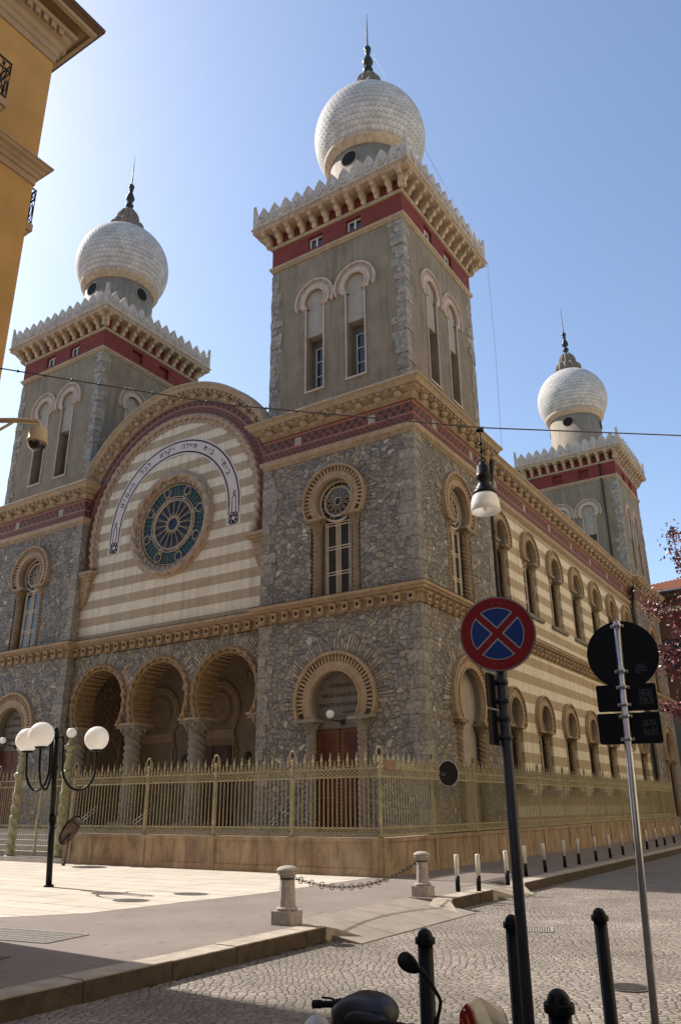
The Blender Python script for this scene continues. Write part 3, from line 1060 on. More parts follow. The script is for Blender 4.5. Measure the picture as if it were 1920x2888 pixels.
# ---- string course, brick frieze, main cornice
PATH = [(-6, GY), (-6, 0), (0, 0), (0, D), (SX, D), (SX, L_ - D), (0, L_ - D), (0, L_), (-W, L_), (-W, 0), (-W + 6, 0), (-W + 6, GY)]
def along(path, closed, step, phase=.5):
    """points, outward normals and headings at even steps of each leg"""
    m = len(path)
    for i in range(m if closed else m - 1):
        a, b = path[i], path[(i + 1) % m]
        d = Vector((b[0] - a[0], b[1] - a[1])); l = d.length
        if l < .5:
            continue
        d.normalize(); k = max(1, round(l / step))
        for q in range(k):
            t = l * (q + phase) / k
            yield a[0] + d.x * t, a[1] + d.y * t, atan2(d.y, d.x), l
m = MB()
m.sweep(PATH, [(.04, 7.12), (.05, 7.12), (.05, 7.40), (.12, 7.42), (.14, 7.47), (.24, 7.50), (.24, 7.57), (.29, 7.60), (.29, 7.70), (-.02, 7.745)], True)
for x, y, a, l in along(PATH, True, .47):
    b = MB()
    b.box(-.10, .10, 7.16, 7.42, .03, .20); b.box(-.12, .12, 7.38, 7.425, .03, .22); b.box(-.06, .06, 7.12, 7.16, .03, .14)
    m.merge(b, a, (x, y, 0))
for x, y, a, l in along(PATH, True, .085):
    b = MB(); b.box(-.026, .026, 7.505, 7.555, .235, .262); m.merge(b, a, (x, y, 0))
m.cur = 1
for x, y, a, l in along(PATH, True, .47):
    b = MB(); b.sector(0, 7.29, .001, .062, 0, 2 * pi, .19, .204, 10); m.merge(b, a, (x, y, 0))
m.cur = 0
sc = m.build('string_course', [TRIM, DARK], SYN)
m = MB()
m.sweep(PATH, [(.30, 7.705), (.31, 7.712), (.0, 7.76)], True)
m.build('lead_flashing', DARK, sc)

m = MB()
m.sweep(PATH, [(.035, 12.98), (.035, 13.88)], False, uv=13.0)
fr = m.build('brick_frieze', FRIEZE, SYN)
m = MB()
for x, y, a, l in along(PATH, False, 3.18 if False else 3.0):
    b = MB(); b.box(-.14, .14, 13.36, 13.66, .02, .05); m.merge(b, a, (x, y, 0))
m.build('frieze_plaque', PANEL, fr)
m = MB()
m.sweep(PATH, [(.0, 12.70), (.05, 12.72), (.05, 12.80), (.10, 12.83), (.13, 12.90), (.13, 12.99), (.0, 13.0)], False)
for x, y, a, l in along(PATH, False, .075):
    b = MB(); b.box(-.02, .02, 12.745, 12.785, .045, .065); m.merge(b, a, (x, y, 0))
m.build('frieze_sill', SANDY, SYN)

CPROF = [(.0, 13.86), (.07, 13.86), (.08, 13.93), (.10, 13.95), (.15, 14.0), (.13, 14.10), (.30, 14.13), (.30, 14.21), (.42, 14.225), (.43, 14.27),
         (.50, 14.36), (.55, 14.385), (.55, 14.455), (.52, 14.48), (.0, 14.53)]
m = MB()
m.sweep(PATH, CPROF, False)
for x, y, a, l in along(PATH, False, .30):
    b = MB(); b.box(-.08, .08, 14.135, 14.205, .29, .375); m.merge(b, a, (x, y, 0))
for x, y, a, l in along(PATH, False, .72):
    b = MB(); b.ball((0, -.235, 14.02), .14, 12, .85); b.lathe((0, -.215, 13.90), [(.02, 0), (.06, .02), (.08, .05), (.125, .10), (.13, .14), (.10, .17)], 12); m.merge(b, a, (x, y, 0))
for x, y, a, l in along(PATH, False, .075):
    b = MB(); b.box(-.024, .024, 13.87, 13.92, .06, .095); m.merge(b, a, (x, y, 0))
co = m.build('main_cornice', SANDY, SYN)

# ---- roofs
m = MB()
m.box(-W + .1, -.45, 14.36, 14.44, -(L_ - .1), -.6)
m.build('flat_roof', COPPER, SYN)
m = MB()
m.sector(GU, GV, 5.2, 5.62, .35, pi - .35, -(L_ - 1.2), -.38, 40)
m.build('barrel_roof', COPPER, SYN)

# ---- towers
TC = [(-3, 2.97), (-W + 3, 2.97), (-3, L_ - 2.97), (-W + 3, L_ - 2.97)]
H = 2.9
f = MB()
hs_ = [sh(keyhole(0, 19.26, .44, -.33, .37, 15.45), d) for d in (-.88, .88)]
f.prism([(-H, 14.4), (H, 14.4), (H, 21.4), (-H, 21.4)], H - .5, H, hs_, caps=(0, 1), outer=False)
shaft = f.four().build('tower_shaft', PLASTER, SYN, (*TC[0], 0), 0, world=False)
for sx, sy in ((1, 1), (1, -1), (-1, 1), (-1, -1)):
    q = MB()
    quoins(q, -sx * H, -sy * H, sx, sy, 14.5, 21.25, .30, .52, .32, .008, 71 + sx * 3 + sy, .035)
    q.build('quoin', QUOIN, shaft, world=False)
def tower_parts(d):
    out = []
    f = MB(); f.prism([(u + d, v) for u, v in keyhole(0, 19.26, .436, -.33, .366, 17.72)], H - .46, H - .06)
    out.append(f.build('arch_panel', PANEL, shaft, world=False))
    f = arch_surround(d, 19.26, .875, .44, -.33, H - .02, 32, H + .05, H - .1, .6, .075)
    for s_ in (-1, 1):
        f.box(d + min(s_ * .372, s_ * .425), d + max(s_ * .372, s_ * .425), 15.42, 18.94, H - .02, H + .035)
    f.box(d - .44, d + .44, 15.36, 15.44, H - .4, H + .05)
    out.append(f.build('arch_surround', [PINK, PINK], shaft, world=False))
    g = MB(); g.box(d - .38, d + .38, 15.4, 17.8, H - .5, H - .455)
    out.append(g.build('recess_back', JAMB, shaft, world=False))
    g = MB(); g.box(d - .19, d + .19, 15.62, 17.35, H - .455, H - .43)
    out.append(g.build('tower_window', GLASS, shaft, world=False))
    f = MB()
    for u in (-.2, .2):
        f.box(d + u - .022, d + u + .022, 15.6, 17.38, H - .455, H - .41)
    for z in (15.6, 16.2, 16.8, 17.36):
        f.box(d - .2, d + .2, z - .018, z + .018, H - .455, H - .415)
    out.append(f.build('window_frame', WHITEF, shaft, world=False))
    return out
for d in (-.88, .88):
    for o in tower_parts(d):
        for k in (1, 2, 3):
            c = o.copy(); C.objects.link(c); c.rotation_euler = (0, 0, k * pi / 2)

f = MB()
hb = [[(d - .33, 21.64), (d + .33, 21.64), (d + .33, 22.2), (d - .33, 22.2)] for d in (-.87, .87)]
f.prism([(-H - .03, 21.44), (H + .03, 21.44), (H + .03, 23.1), (-H - .03, 23.1)], H - .2, H + .03, hb, caps=(0, 1), outer=False)
band = f.four().build('red_band', RED, SYN, (*TC[0], 0), 0, world=False)
for d in (-.87, .87):
    f = MB(); f.box(d - .34, d + .34, 21.6, 22.22, H - .2, H - .15)
    o1_ = f.build('band_window', GLASS, band, world=False)
    f = MB()
    for u in (-.295, 0, .295):
        f.box(d + u - .03, d + u + .03, 21.64, 22.2, H - .15, H - .1)
    for z in (21.67, 22.17):
        f.box(d - .325, d + .325, z - .028, z + .028, H - .15, H - .105)
    o2_ = f.build('window_frame', WHITEF, band, world=False)
    for o in (o1_, o2_):
        for k in (1, 2, 3):
            c = o.copy(); C.objects.link(c); c.rotation_euler = (0, 0, k * pi / 2)
SQ = lambda h: [(-h, -h), (h, -h), (h, h), (-h, h)]
m = MB()
m.sweep(SQ(H), [(0, 21.26), (.05, 21.27), (.05, 21.33), (.10, 21.36), (.12, 21.42), (.12, 21.46), (.03, 21.48)], True)
m.sweep(SQ(H), [(.03, 22.36), (.09, 22.37), (.12, 22.42), (.12, 22.47), (.06, 22.5), (.03, 22.5)], True)
m.build('band_moulding', SANDY, band, world=False)

CON = [(.02, 22.50), (.14, 22.50), (.20, 22.58), (.19, 22.66), (.30, 22.70), (.37, 22.78), (.36, 22.86), (.50, 22.88), (.54, 22.94), (.54, 23.02), (.02, 23.02)]
f = MB()
for k in range(12):
    u = -3.08 + .56 * k
    f.extr([(H + a, b) for a, b in CON], u - .085, u + .085)
    f.box(u - .11, u + .11, 22.955, 23.03, H + .02, H + .57)
f2 = f.four()
f2.sweep(SQ(H), [(.0, 23.02), (.60, 23.02), (.62, 23.04), (.62, 23.18), (.66, 23.19), (.68, 23.21), (.68, 23.25), (.40, 23.27)], True)
g = MB()
for k in range(48):
    u = -3.5 + 7.0 * (k + .5) / 48
    g.box(u - .045, u + .045, 23.085, 23.155, H + .61, H + .655)
f2.merge(g.four())
crown = f2.build('bracketed_cornice', CROWN, SYN, (*TC[0], 0), 0, world=False)
g = MB()
MER = [(-.27, 0), (-.27, .46), (-.235, .50), (-.222, .60), (-.19, .67), (-.145, .70), (-.115, .78), (-.05, .85), (0, .93), (.05, .85), (.115, .78), (.145, .70), (.19, .67), (.222, .60), (.235, .50), (.27, .46), (.27, 0)]
B0 = 23.25; n0_, n1_ = H + .48, H + .62
out = [(-H - .617, B0), (H + .617, B0), (H + .617, B0 + 1.16), (H + .54, B0 + .98), (H + .42, B0 + .66), (H + .30, B0 + .53), (H + .16, B0 + .42)]
for k in range(11, -1, -1):
    u = -3.003 + .546 * k
    out += [(u + a * .98, B0 + b) for a, b in MER[::-1][1:-1]]
out += [(-H - .16, B0 + .42), (-H - .30, B0 + .53), (-H - .42, B0 + .66), (-H - .54, B0 + .98), (-H - .617, B0 + 1.16)]
g.prism(out, n0_, n1_)
for k in range(12):
    u = -3.003 + .546 * k
    g.sector(u, B0 + .30, .075, .145, 0, 2 * pi, n1_ - .02, n1_ + .04, 14)
    g.sector(u, B0 + .30, .001, .08, 0, 2 * pi, n1_ - .02, n1_ + .015, 10)
for k in range(13):
    u = -3.276 + .546 * k
    g.box(u - .012, u + .012, B0 + .03, B0 + .40, n1_ - .02, n1_ + .018)
g.four().build('battlement', BATTLE, crown, world=False)
m = MB(); m.box(-H - .5, H + .5, 23.2, 23.30, -H - .5, H + .5)
m.build('crown_floor', BATTLE, crown, world=False)

m = MB()
m.lathe((0, 0, 0), [(2.35, 23.3), (2.3, 24.2), (1.86, 24.5), (1.75, 24.6), (1.75, 27.25)], 40)
drum = m.build('drum', DRUM, SYN, (*TC[0], 0), 0, world=False)
m = MB()
m.lathe((0, 0, 0), [(1.76, 27.10), (1.86, 27.15), (1.88, 27.25), (1.98, 27.31), (2.03, 27.41), (2.03, 27.52), (1.9, 27.6)], 48, cap=False)
m.build('ring_moulding', CROWN, drum, world=False)
for k in range(4):
    m = MB(); m.sector(0, 26.55, .34, .385, 0, 2 * pi, 1.6, 1.77, 28)
    o = m.build('oculus', DRUM, drum, world=False); o.rotation_euler = (0, 0, k * pi / 2)
    m = MB(); m.sector(0, 26.55, .001, .345, 0, 2 * pi, 1.6, 1.752, 28)
    o = m.build('oculus_opening', DARK, drum, world=False); o.rotation_euler = (0, 0, k * pi / 2)
m = MB()
RD, ZD = 2.43, 28.93
pr = [(RD * cos(a), ZD + RD * sin(a)) for a in [asin(-1.41 / RD) + (radians(73) - asin(-1.41 / RD)) * i / 30 for i in range(31)]]
m.lathe((0, 0, 0), pr, 64, uvk=(68, 1 / .245), cap=False)
dome = m.build('dome', DOME, SYN, (*TC[0], 0), 0, world=False)
m = MB()
m.lathe((0, 0, 0), [(.88, 31.05), (.90, 31.55), (.86, 31.75), (.76, 31.92), (.64, 32.02), (.58, 32.04), (.60, 32.2), (.56, 32.42), (.44, 32.68), (.28, 32.88), (.1, 32.98), (.0, 33.0)], 72, 13, .09, 0)
m.build('petal_cap', CAP, dome, world=False)
m = MB()
m.lathe((0, 0, 0), [(.07, 32.9), (.08, 33.05), (.2, 33.15), (.23, 33.25), (.18, 33.36), (.08, 33.44), (.08, 33.5), (.2, 33.6), (.25, 33.72), (.2, 33.9), (.12, 34.1), (.09, 34.28),
                    (.13, 34.33), (.13, 34.37), (.07, 34.42), (.15, 34.5), (.17, 34.6), (.1, 34.72), (.04, 34.8), (.03, 35.6), (.012, 36.9)], 16)
m.build('finial', BRONZE, dome, world=False)
for x, y in TC[1:]:
    for p in (shaft, band, crown, drum, dome):
        c = dup(p, SYN); c.location = Vector((x, y, 0)) - SYN.location
        if p == band:                    # the faces turned to the roof have blind red panels instead of windows
            blind = {TC[1]: (1, 2), TC[2]: (0, 3), TC[3]: (0, 1)}[(x, y)]
            for ch in kids(c):
                q4 = round(ch.rotation_euler.z / (pi / 2)) % 4
                if ch.name.startswith('band_window') and q4 in blind:
                    ch.name = 'blind_panel'
                    ch.material_slots[0].link = 'OBJECT'; ch.material_slots[0].material = RED
                elif ch.name.startswith('window_frame') and q4 in blind:
                    bpy.data.objects.remove(ch)
# lightning conductor of the tall near tower, rain pipes
m = MB()
m.tube([(-2.9, 3.0, 34.6), (.58, 6.5, 23.2), (.59, 6.52, 19), (.5, 6.5, 14.5)], .006, 4)
m.build('lightning_cable', BRONZE, SYN)
for x, y, z1 in ((.03, 6.1, 13.9), (-.14, L_ - D - .16, 13.9)):
    m = MB()
    m.tube([(x, y, .2), (x, y, z1 - 1.2), (x + .12, y, z1 - .7), (x + .16, y, z1)], .075, 10)
    for z in (2, 5, 8, 11):
        m.lathe((x, y, z), [(.1, 0), (.1, .06)], 10)
    m.build('rain_pipe', PIPE, SYN)
m = MB()
m.tube([(-1.0, L_ - D + .02, 14.5), (-1.0, L_ - D + .02, 22.9)], .06, 8)
m.build('rain_pipe', PIPE, SYN)

# ---- front gable with the rose window (local: u = world x, origin at x=0, plane y=GY)
GL = (0, GY, 0)
HWG = 4.837
m = MB()
a_ = math.acos(HWG / 5.25)
out = [(GU - HWG, 7.1), (GU + HWG, 7.1)] + [(GU + 5.25 * cos(t), GV + 5.25 * sin(t)) for t in [a_ + (pi - 2 * a_) * i / 40 for i in range(41)]]
hole = [(GU + 1.78 * cos(2 * pi * i / 48), 11.85 + 1.78 * sin(2 * pi * i / 48)) for i in range(48)]
m.prism(out, -.5, 0, [hole], caps=(0, 1), outer=False)
gable = m.build('striped_gable_wall', STRIPE, SYN, GL, 0, world=False)
m = MB()
m.sector(GU, GV, 4.50, 5.12, -.30, pi + .30, -.1, .06, 64, uv=4.8)
# UV v must run outward from the inner edge
m.build('arched_frieze', FRIEZE, gable, world=False)
m = MB()
m.rope(arc(GU, GV, 4.41, -.28, pi + .28, .08, 760), .10, 2, .36, 10, .36)
pts = []
for i in range(241):
    a = -.28 + (pi + .56) * i / 240
    pts.append((GU + 4.36 * cos(a), GV + 4.36 * sin(a)))
inn = []
for i in range(480, -1, -1):
    a = -.28 + (pi + .56) * i / 480
    r = 4.24 - .11 * abs(sin(i * pi / 480 * 60))
    inn.append((GU + r * cos(a), GV + r * sin(a)))
m.prism(pts + inn, -.05, .05)
m.build('scalloped_rope_arch', ROPE, gable, world=False)
# cornice following the arch
m = MB()
a0 = .415
K = 72
vs, fs = [], []
for i in range(K + 1):
    a = a0 + (pi - 2 * a0) * i / K
    for n, z in CPROF:
        r = 5.1 + z - 13.86
        vs.append((GU + r * cos(a), -n, GV + r * sin(a)))
k = len(CPROF)
for i in range(K):
    fs += [(i * k + q, i * k + q + 1, (i + 1) * k + q + 1, (i + 1) * k + q) for q in range(k - 1)]
m.add(vs, fs)
for i in range(46):
    a = a0 + (pi - 2 * a0) * (i + .5) / 46
    m.sector(GU, GV, 5.1 + .275, 5.1 + .345, a - .015, a + .015, .29, .375, 1)
for i in range(18):
    a = a0 + .05 + (pi - 2 * a0 - .1) * (i + .5) / 18
    m.ball((GU + 5.27 * cos(a), -.215, GV + 5.27 * sin(a)), .125, 12)
    m.lathe((GU + 5.27 * cos(a), -.19, GV + 5.27 * sin(a) - .10), [(.04, 0), (.1, .04), (.135, .1)], 10)
for i in range(170):
    a = a0 + (pi - 2 * a0) * (i + .5) / 170
    m.sector(GU, GV, 5.11, 5.16, a - .005, a + .005, .05, .09, 1)
m.build('arched_cornice', SANDY, gable, world=False)
for sgn in (-1, 1):
    m = MB()
    uo, ui = GU + sgn * (HWG + .02), GU + sgn * 4.02
    def bx(w0, z0, z1, n):
        u1 = uo - sgn * w0
        m.box(min(uo, u1), max(uo, u1), z0, z1, -.05, n)
    bx(.85, 10.44, 10.56, .34); bx(.78, 10.34, 10.442, .28); bx(.66, 10.22, 10.342, .22); bx(.6, 9.86, 10.222, .18); bx(.5, 9.74, 9.862, .2)
    for i in range(8):
        bx(.48 * (1 - (i / 8) ** 2), 9.74 - .085 * (i + 1), 9.742 - .085 * i, .16 - .012 * i)
    m.build('corbel', TRIM, gable, world=False)

# rose window
RV = 11.85
m = MB(); m.sector(GU, RV, .001, 1.8, 0, 2 * pi, -.20, -.14, 48)
rose = m.build('rose_window', DARK, SYN, GL, 0, world=False)
for nm, mt, r0, r1 in (('teal_glass', GTEAL, 1.12, 1.66), ('blue_glass', GBLUE, .98, 1.12), ('smoky_glass', GPURP, .26, .98), ('hub_glass', GBLUE, .001, .26)):
    m = MB(); m.sector(GU, RV, r0, r1, 0, 2 * pi, -.14, -.11 - .002 * r0, 48)
    if nm == 'teal_glass':
        for i in range(40):
            a = 2 * pi * i / 40
            pass
    m.build(nm, mt, rose, world=False)
m = MB()
for r in (.27, .98, 1.04, 1.13, 1.64):
    m.sector(GU, RV, r - .011, r + .011, 0, 2 * pi, -.11, -.065, 64)
for i in range(16):
    a = 2 * pi * i / 16
    for d0, d1 in ((-.16, .06), (.16, -.06)):
        p = (GU + .27 * cos(a + d0), RV + .27 * sin(a + d0)); q = (GU + .98 * cos(a + d1), RV + .98 * sin(a + d1))
        m.tube([(p[0], .08, p[1]), (q[0], .08, q[1])], .009, 4, smooth=False)
for i in range(20):
    a = 2 * pi * i / 20
    m.tube([(GU + .33 * cos(a) + .05 * cos(b), .08, RV + .33 * sin(a) + .05 * sin(b)) for b in [2 * pi * z / 8 for z in range(8)]], .01, 4, True)
for i in range(8):
    a = 2 * pi * i / 8 + pi / 8 - .1
    for rc, rr in ((1.43, .19), (1.43, .155), (1.16, .10), (1.16, .075)):
        m.tube([(GU + rc * cos(a) + rr * cos(b), .075, RV + rc * sin(a) + rr * sin(b)) for b in [2 * pi * z / 18 for z in range(18)]], .010, 4, True)
for i in range(48):
    a = 2 * pi * i / 48
    m.tube([(GU + 1.14 * cos(a), .102, RV + 1.14 * sin(a)), (GU + 1.64 * cos(a), .102, RV + 1.64 * sin(a))], .006, 3)
m.build('rose_tracery', ROSEBAR, rose, world=False)
for i in range(8):
    a = 2 * pi * i / 8 + pi / 8 - .1
m = MB()
for i in range(8):
    a = 2 * pi * i / 8 + pi / 8 - .1
    m.sector(GU + 1.43 * cos(a), RV + 1.43 * sin(a), .001, .155, 0, 2 * pi, -.11, -.102, 14)
m.build('blue_roundels', GBLUE, rose, world=False)
m = MB()
m.sector(GU, RV, 2.06, 2.18, 0, 2 * pi, -.02, .07, 72)
m.sector(GU, RV, 1.72, 2.08, 0, 2 * pi, -.14, .0, 72)
m.rope(arc(GU, RV, 1.98, 0, 2 * pi, .075, 420)[:-1], .10, 3, .6221, 10, .42, True)
pts = [(GU + 1.90 * cos(2 * pi * i / 90), RV + 1.90 * sin(2 * pi * i / 90)) for i in range(90)]
hl_ = []
for i in range(400):
    a = 2 * pi * i / 400
    r = 1.68 + .14 * abs(sin(i * pi / 400 * 40))
    hl_.append((GU + r * cos(a), RV + r * sin(a)))
m.prism(pts, -.12, .035, [hl_])
m.build('rose_surround', ROPE, rose, world=False)

# inscription band
m = MB()
RO, RI = 3.51, 2.83
o1 = [(GU + RO, 11.17)] + [(GU + RO * cos(t), GV + RO * sin(t)) for t in [pi * i / 60 for i in range(61)]] + [(GU - RO, 11.17)]
i1 = [(GU - RI, 11.17)] + [(GU + RI * cos(t), GV + RI * sin(t)) for t in [pi - pi * i / 60 for i in range(61)]] + [(GU + RI, 11.17)]
m.prism(o1 + i1, -.02, .012)
band = m.build('inscription_band', BAND, SYN, GL, 0, world=False)
m = MB()
def ln(p, q, w=.028, n=.0165):
    w *= 1.35
    d = Vector((q[0] - p[0], q[1] - p[1])); l = d.length; d.normalize(); s_ = Vector((-d.y, d.x)) * w / 2; d = d * w * .4
    m.add([(p[0] - d.x + s_.x, -n, p[1] - d.y + s_.y), (q[0] + d.x + s_.x, -n, q[1] + d.y + s_.y), (q[0] + d.x - s_.x, -n, q[1] + d.y - s_.y), (p[0] - d.x - s_.x, -n, p[1] - d.y - s_.y)], [(0, 1, 2, 3)])
for r in (RO - .10, RI + .10):
    for i in range(80):
        a, b = -.0 + pi * i / 80, pi * (i + 1) / 80
        ln((GU + r * cos(a), GV + r * sin(a)), (GU + r * cos(b), GV + r * sin(b)), .045)
for sgn in (-1, 1):
    c = GU + sgn * (RO + RI) / 2
    for du in (-.24, .24):
        ln((c + du, 11.95), (c + du, 11.62), .032)
        ln((c + du, 11.62), (c + du * .25, 11.5), .026)
    for du in (-.09, .09):
        ln((c + du, 11.62), (c + du, 12.25), .026); ln((c + du, 12.25), (c, 12.33), .026)
    for q in (-1, 1):
        ln((c, 12.33), (c + q * .06, 12.42), .024); ln((c + q * .06, 12.42), (c, 12.52), .024)
    r = .2
    for base in (90, 270):
        t3 = [(c + r * cos(radians(base + 120 * z)), 11.42 + r * sin(radians(base + 120 * z))) for z in range(3)]
        for z in range(3):
            ln(t3[z], t3[(z + 1) % 3], .032)
    hx = [(c + .24 * cos(radians(60 * z)), 11.42 + .24 * sin(radians(60 * z))) for z in range(6)]
    for z in range(6):
        ln(hx[z], hx[(z + 1) % 6], .03)
    for q in (-1, 1):
        ln((c + q * .12, 11.2), (c + q * .24, 11.3), .03); ln((c + q * .12, 11.2), (c, 11.28), .03)
words = [('ביתי', 33), ('בית', 56), ('תפלה', 77), ('יקרא', 99), ('לכל', 122), ('העמים', 147)]
RM = (RO + RI) / 2
for wd, ang in words:
    st = 4.0 if len(wd) < 5 else 4.3
    for i, chh in enumerate(wd):
        a = radians(ang + (i - (len(wd) - 1) / 2) * st)
        put_text(m, chh, .31, GU + (RM - .10) * cos(a), GV + (RM - .10) * sin(a), .0165, a - pi / 2)
m.build('inscription', INK, band, world=False)

# ---- porch: three horseshoe arches on twisted columns
AU = [GU - 3.163, GU, GU + 3.163]
AV, AR, ADV = 5.16, 1.36, -.76
AHW = sqrt(AR ** 2 - ADV ** 2)
TH = .85
m = MB()
out = [(GU - HWG, 4.40)]
for u in AU:
    a = asin(ADV / AR)
    out += [(u + AR * cos(t), AV + AR * sin(t)) for t in [(pi - a) + (2 * a - pi) * i / 30 for i in range(31)]]
out += [(GU + HWG, 4.40), (GU + HWG, 7.14), (GU - HWG, 7.14)]
m.prism(out, -TH, 0, outer=False)
pw = m.build('porch_wall', STONE, SYN, GL, 0, world=False)
for i, u in enumerate(AU):
    voussoirs(u, AV, 1.56, -.3, .02, .3, .48, 90 + i, .12).build('voussoirs', QUOIN, pw, world=False)
for u in AU:
    m = MB()
    a = asin(ADV / AR)
    m.rope(arc(u, AV, 1.46, a + .03, pi - a - .03, .07, 170), .07, 2, .34, 9, .5)
    m.prism(shoe(u, AV, 1.58, 1.53, ADV), -.02, .05)
    m.prism(shoe(u, AV, AR + .02, AR - .05, ADV), -.04, .05)
    m.prism(shoe(u, AV, AR + .015, AR - .03, ADV), -TH, -.04)
    nb = 26
    for i in range(nb):
        t = a + (pi - 2 * a) * (i + .5) / nb
        m.sector(u, AV, AR - .085, AR - .02, t - .036, t + .036, -TH, -.04, 2)
    m.build('porch_arch', PARCH, pw, world=False)
CY = GY + TH / 2
FL = .8
piers = [AU[0] - 1.58 + .12, (AU[0] + AU[1]) / 2, (AU[1] + AU[2]) / 2, AU[2] + 1.58 - .12]
for u in piers:
    c = MB()
    c.cbox((u, CY, FL + .12), .95, .95, .24)
    twisted(c, (u, CY, FL + .24), .285, 2.85, 4, 6.5, .11, 32)
    o = c.build('porch_column', COLGREY, SYN)
    c = MB()
    capital(c, (u, CY, 3.88), .285, .46, .95, 7)
    c.build('capital', COLGREY, o)
    c = MB()
    c.box(u - .5, u + .5, 4.33, 4.405, -CY - .5, -CY + .5)
    c.build('abacus', SANDY, o)

# porch interior
BY = 3.55
m = MB()
m.add([(-W + 6, BY, FL), (-6, BY, FL), (-6, BY, 7.1), (-W + 6, BY, 7.1)], [(0, 1, 2, 3)])
m.add([(-W + 6, GY + .02, 6.95), (-6, GY + .02, 6.95), (-6, BY, 6.95), (-W + 6, BY, 6.95)], [(0, 1, 2, 3)])
for x in (-W + 6 + .03, -6 - .03):
    m.add([(x, GY + TH - .1, FL), (x, BY, FL), (x, BY, 7.1), (x, GY + TH - .1, 7.1)], [(0, 1, 2, 3)])
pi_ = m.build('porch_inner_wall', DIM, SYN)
for i, u in enumerate(AU):
    m = MB()
    fr_ = lambda a, b, n0, n1: m.prism(shoe(u, 5.05, a, b, -.72), n0, n1)
    fr_(1.16, 1.02, 0, .07); fr_(.98, .9, 0, .05)
    for q in range(44):
        t = -.65 + (pi + 1.3) * (q + .5) / 44
        m.ball((u + 1.09 * cos(t), -.07, 5.05 + 1.09 * sin(t)), .052, 7)
    for q in range(30):
        t = 2 * pi * q / 30
        m.ball((u + .62 * cos(t), -.05, 5.12 + .62 * sin(t)), .04, 6)
    m.sector(u, 5.12, .56, .60, 0, 2 * pi, 0, .05, 32); m.sector(u, 5.12, .655, .69, 0, 2 * pi, 0, .05, 32)
    for s_ in (-1, 1):
        for q in range(26):
            m.ball((u + s_ * (1.0 - .09 * cos(q * .5)), -.06, 4.25 - q * .13), .05, 6)
        m.box(u + min(s_ * .86, s_ * .92), u + max(s_ * .86, s_ * .92), FL, 4.2, 0, .06)
    m.box(u - .88, u + .88, 4.02, 4.30, 0, .09); m.box(u - .92, u + .92, 3.95, 4.02, 0, .06)
    po = m.build('inner_portal', TRIM if False else PORTAL, SYN, (0, BY, 0), 0, world=False)
    if i != 0:
        d = MB()
        for s_ in (-1, 1):
            d.box(u + min(s_ * .01, s_ * .8), u + max(s_ * .01, s_ * .8), FL + .02, 3.7, .01, .06)
            for z in (1.2, 2.1, 3.0):
                d.box(u + s_ * .4 - .28, u + s_ * .4 + .28, z, z + .7, .05, .085)
        d.build('door_leaf', DOOR, po, world=False)
    for s_ in ((1,) if i < 2 else (1, -1)):
        pass
for u in (-14.0 - 1.58 + .2, -12.42, -9.25, -6.2):
    m = MB()
    for q in range(10):
        t = 2 * pi * q / 10
        m.sector(u + .31 * cos(t), 6.28 + .31 * sin(t), .05, .10, 0, 2 * pi, 0, .05, 10)
    for q in range(8):
        t = 2 * pi * q / 8
        m.ball((u + .17 * cos(t), -.03, 6.28 + .17 * sin(t)), .05, 7)
    m.sector(u, 6.28, .42, .46, 0, 2 * pi, 0, .06, 28); m.sector(u, 6.28, .001, .09, 0, 2 * pi, 0, .07, 16)
    m.build('carved_rosette', PORTAL, SYN, (0, BY, 0), 0, world=False)
    m = MB(); m.ball((u, -.03, 3.3), .15, 14); m.build('wall_boss', CAST, SYN, (0, BY, 0), 0, world=False)
# carved lattice panel on the left wall of the porch (that wall faces +x)
m = MB()
for a, b in ((1.35, 1.43), (2.97, 3.05)):
    m.box(a, b, FL, 6.6, 0, .07)
m.box(1.35, 3.05, 6.52, 6.6, 0, .08); m.box(1.35, 3.05, 4.25, 4.36, 0, .08)
for iu in range(5):
    for iv in range(7):
        uu, vv = 1.58 + iu * .31, 4.55 + iv * .29
        m.sector(uu, vv, .10, .135, 0, 2 * pi, 0, .055, 10)
        for q in range(4):
            t = pi / 4 + q * pi / 2
            m.sector(uu + .16 * cos(t), vv + .16 * sin(t), .045, .08, 0, 2 * pi, 0, .05, 8)
m.prism(shoe(2.2, 3.4, .86, .74, -.3), 0, .06)
m.build('lattice_panel', PORTAL, SYN, (-W + 6 + .031, 0, 0), R90, world=False)

# terrace and steps in front of the porch
m = MB()
m.box(-W + .05, -.05, .004, FL, -BY, .5)
for k in range(4):
    m.box(-W + .05, -.05, .004, FL - .16 * (k + 1), .5 + .3 * k, .5 + .3 * (k + 1))
    m.box(-W + .04, -.04, FL - .16 * k - .035, FL - .16 * k + .002, .5 + .3 * k - .06, .5 + .3 * k + .02)
m.box(-W + .04, -.04, FL - .035, FL + .002, .3, .52)
m.build('entrance_steps', STEPS, SYN)
for u, ya, yb in ((-12.4, -.55, -1.5), (-9.6, -.55, -1.75), (-4.2, -.55, -1.7)):
    m = MB()
    za, zb = 1.62, .98
    for dz in (0, -.12):
        m.tube([(u, ya, za + dz), (u, yb, zb + dz)], .018, 6)
    for t in (.06, .9):
        y = ya + (yb - ya) * t; z = za + (zb - za) * t
        m.tube([(u, y, z), (u, y, z - .8)], .017, 6)
        m.tube([(u, y, z - .12), (u, y - .1, z - .3), (u, y, z - .45)], .012, 5)
    m.build('handrail', POLEG, SYN)

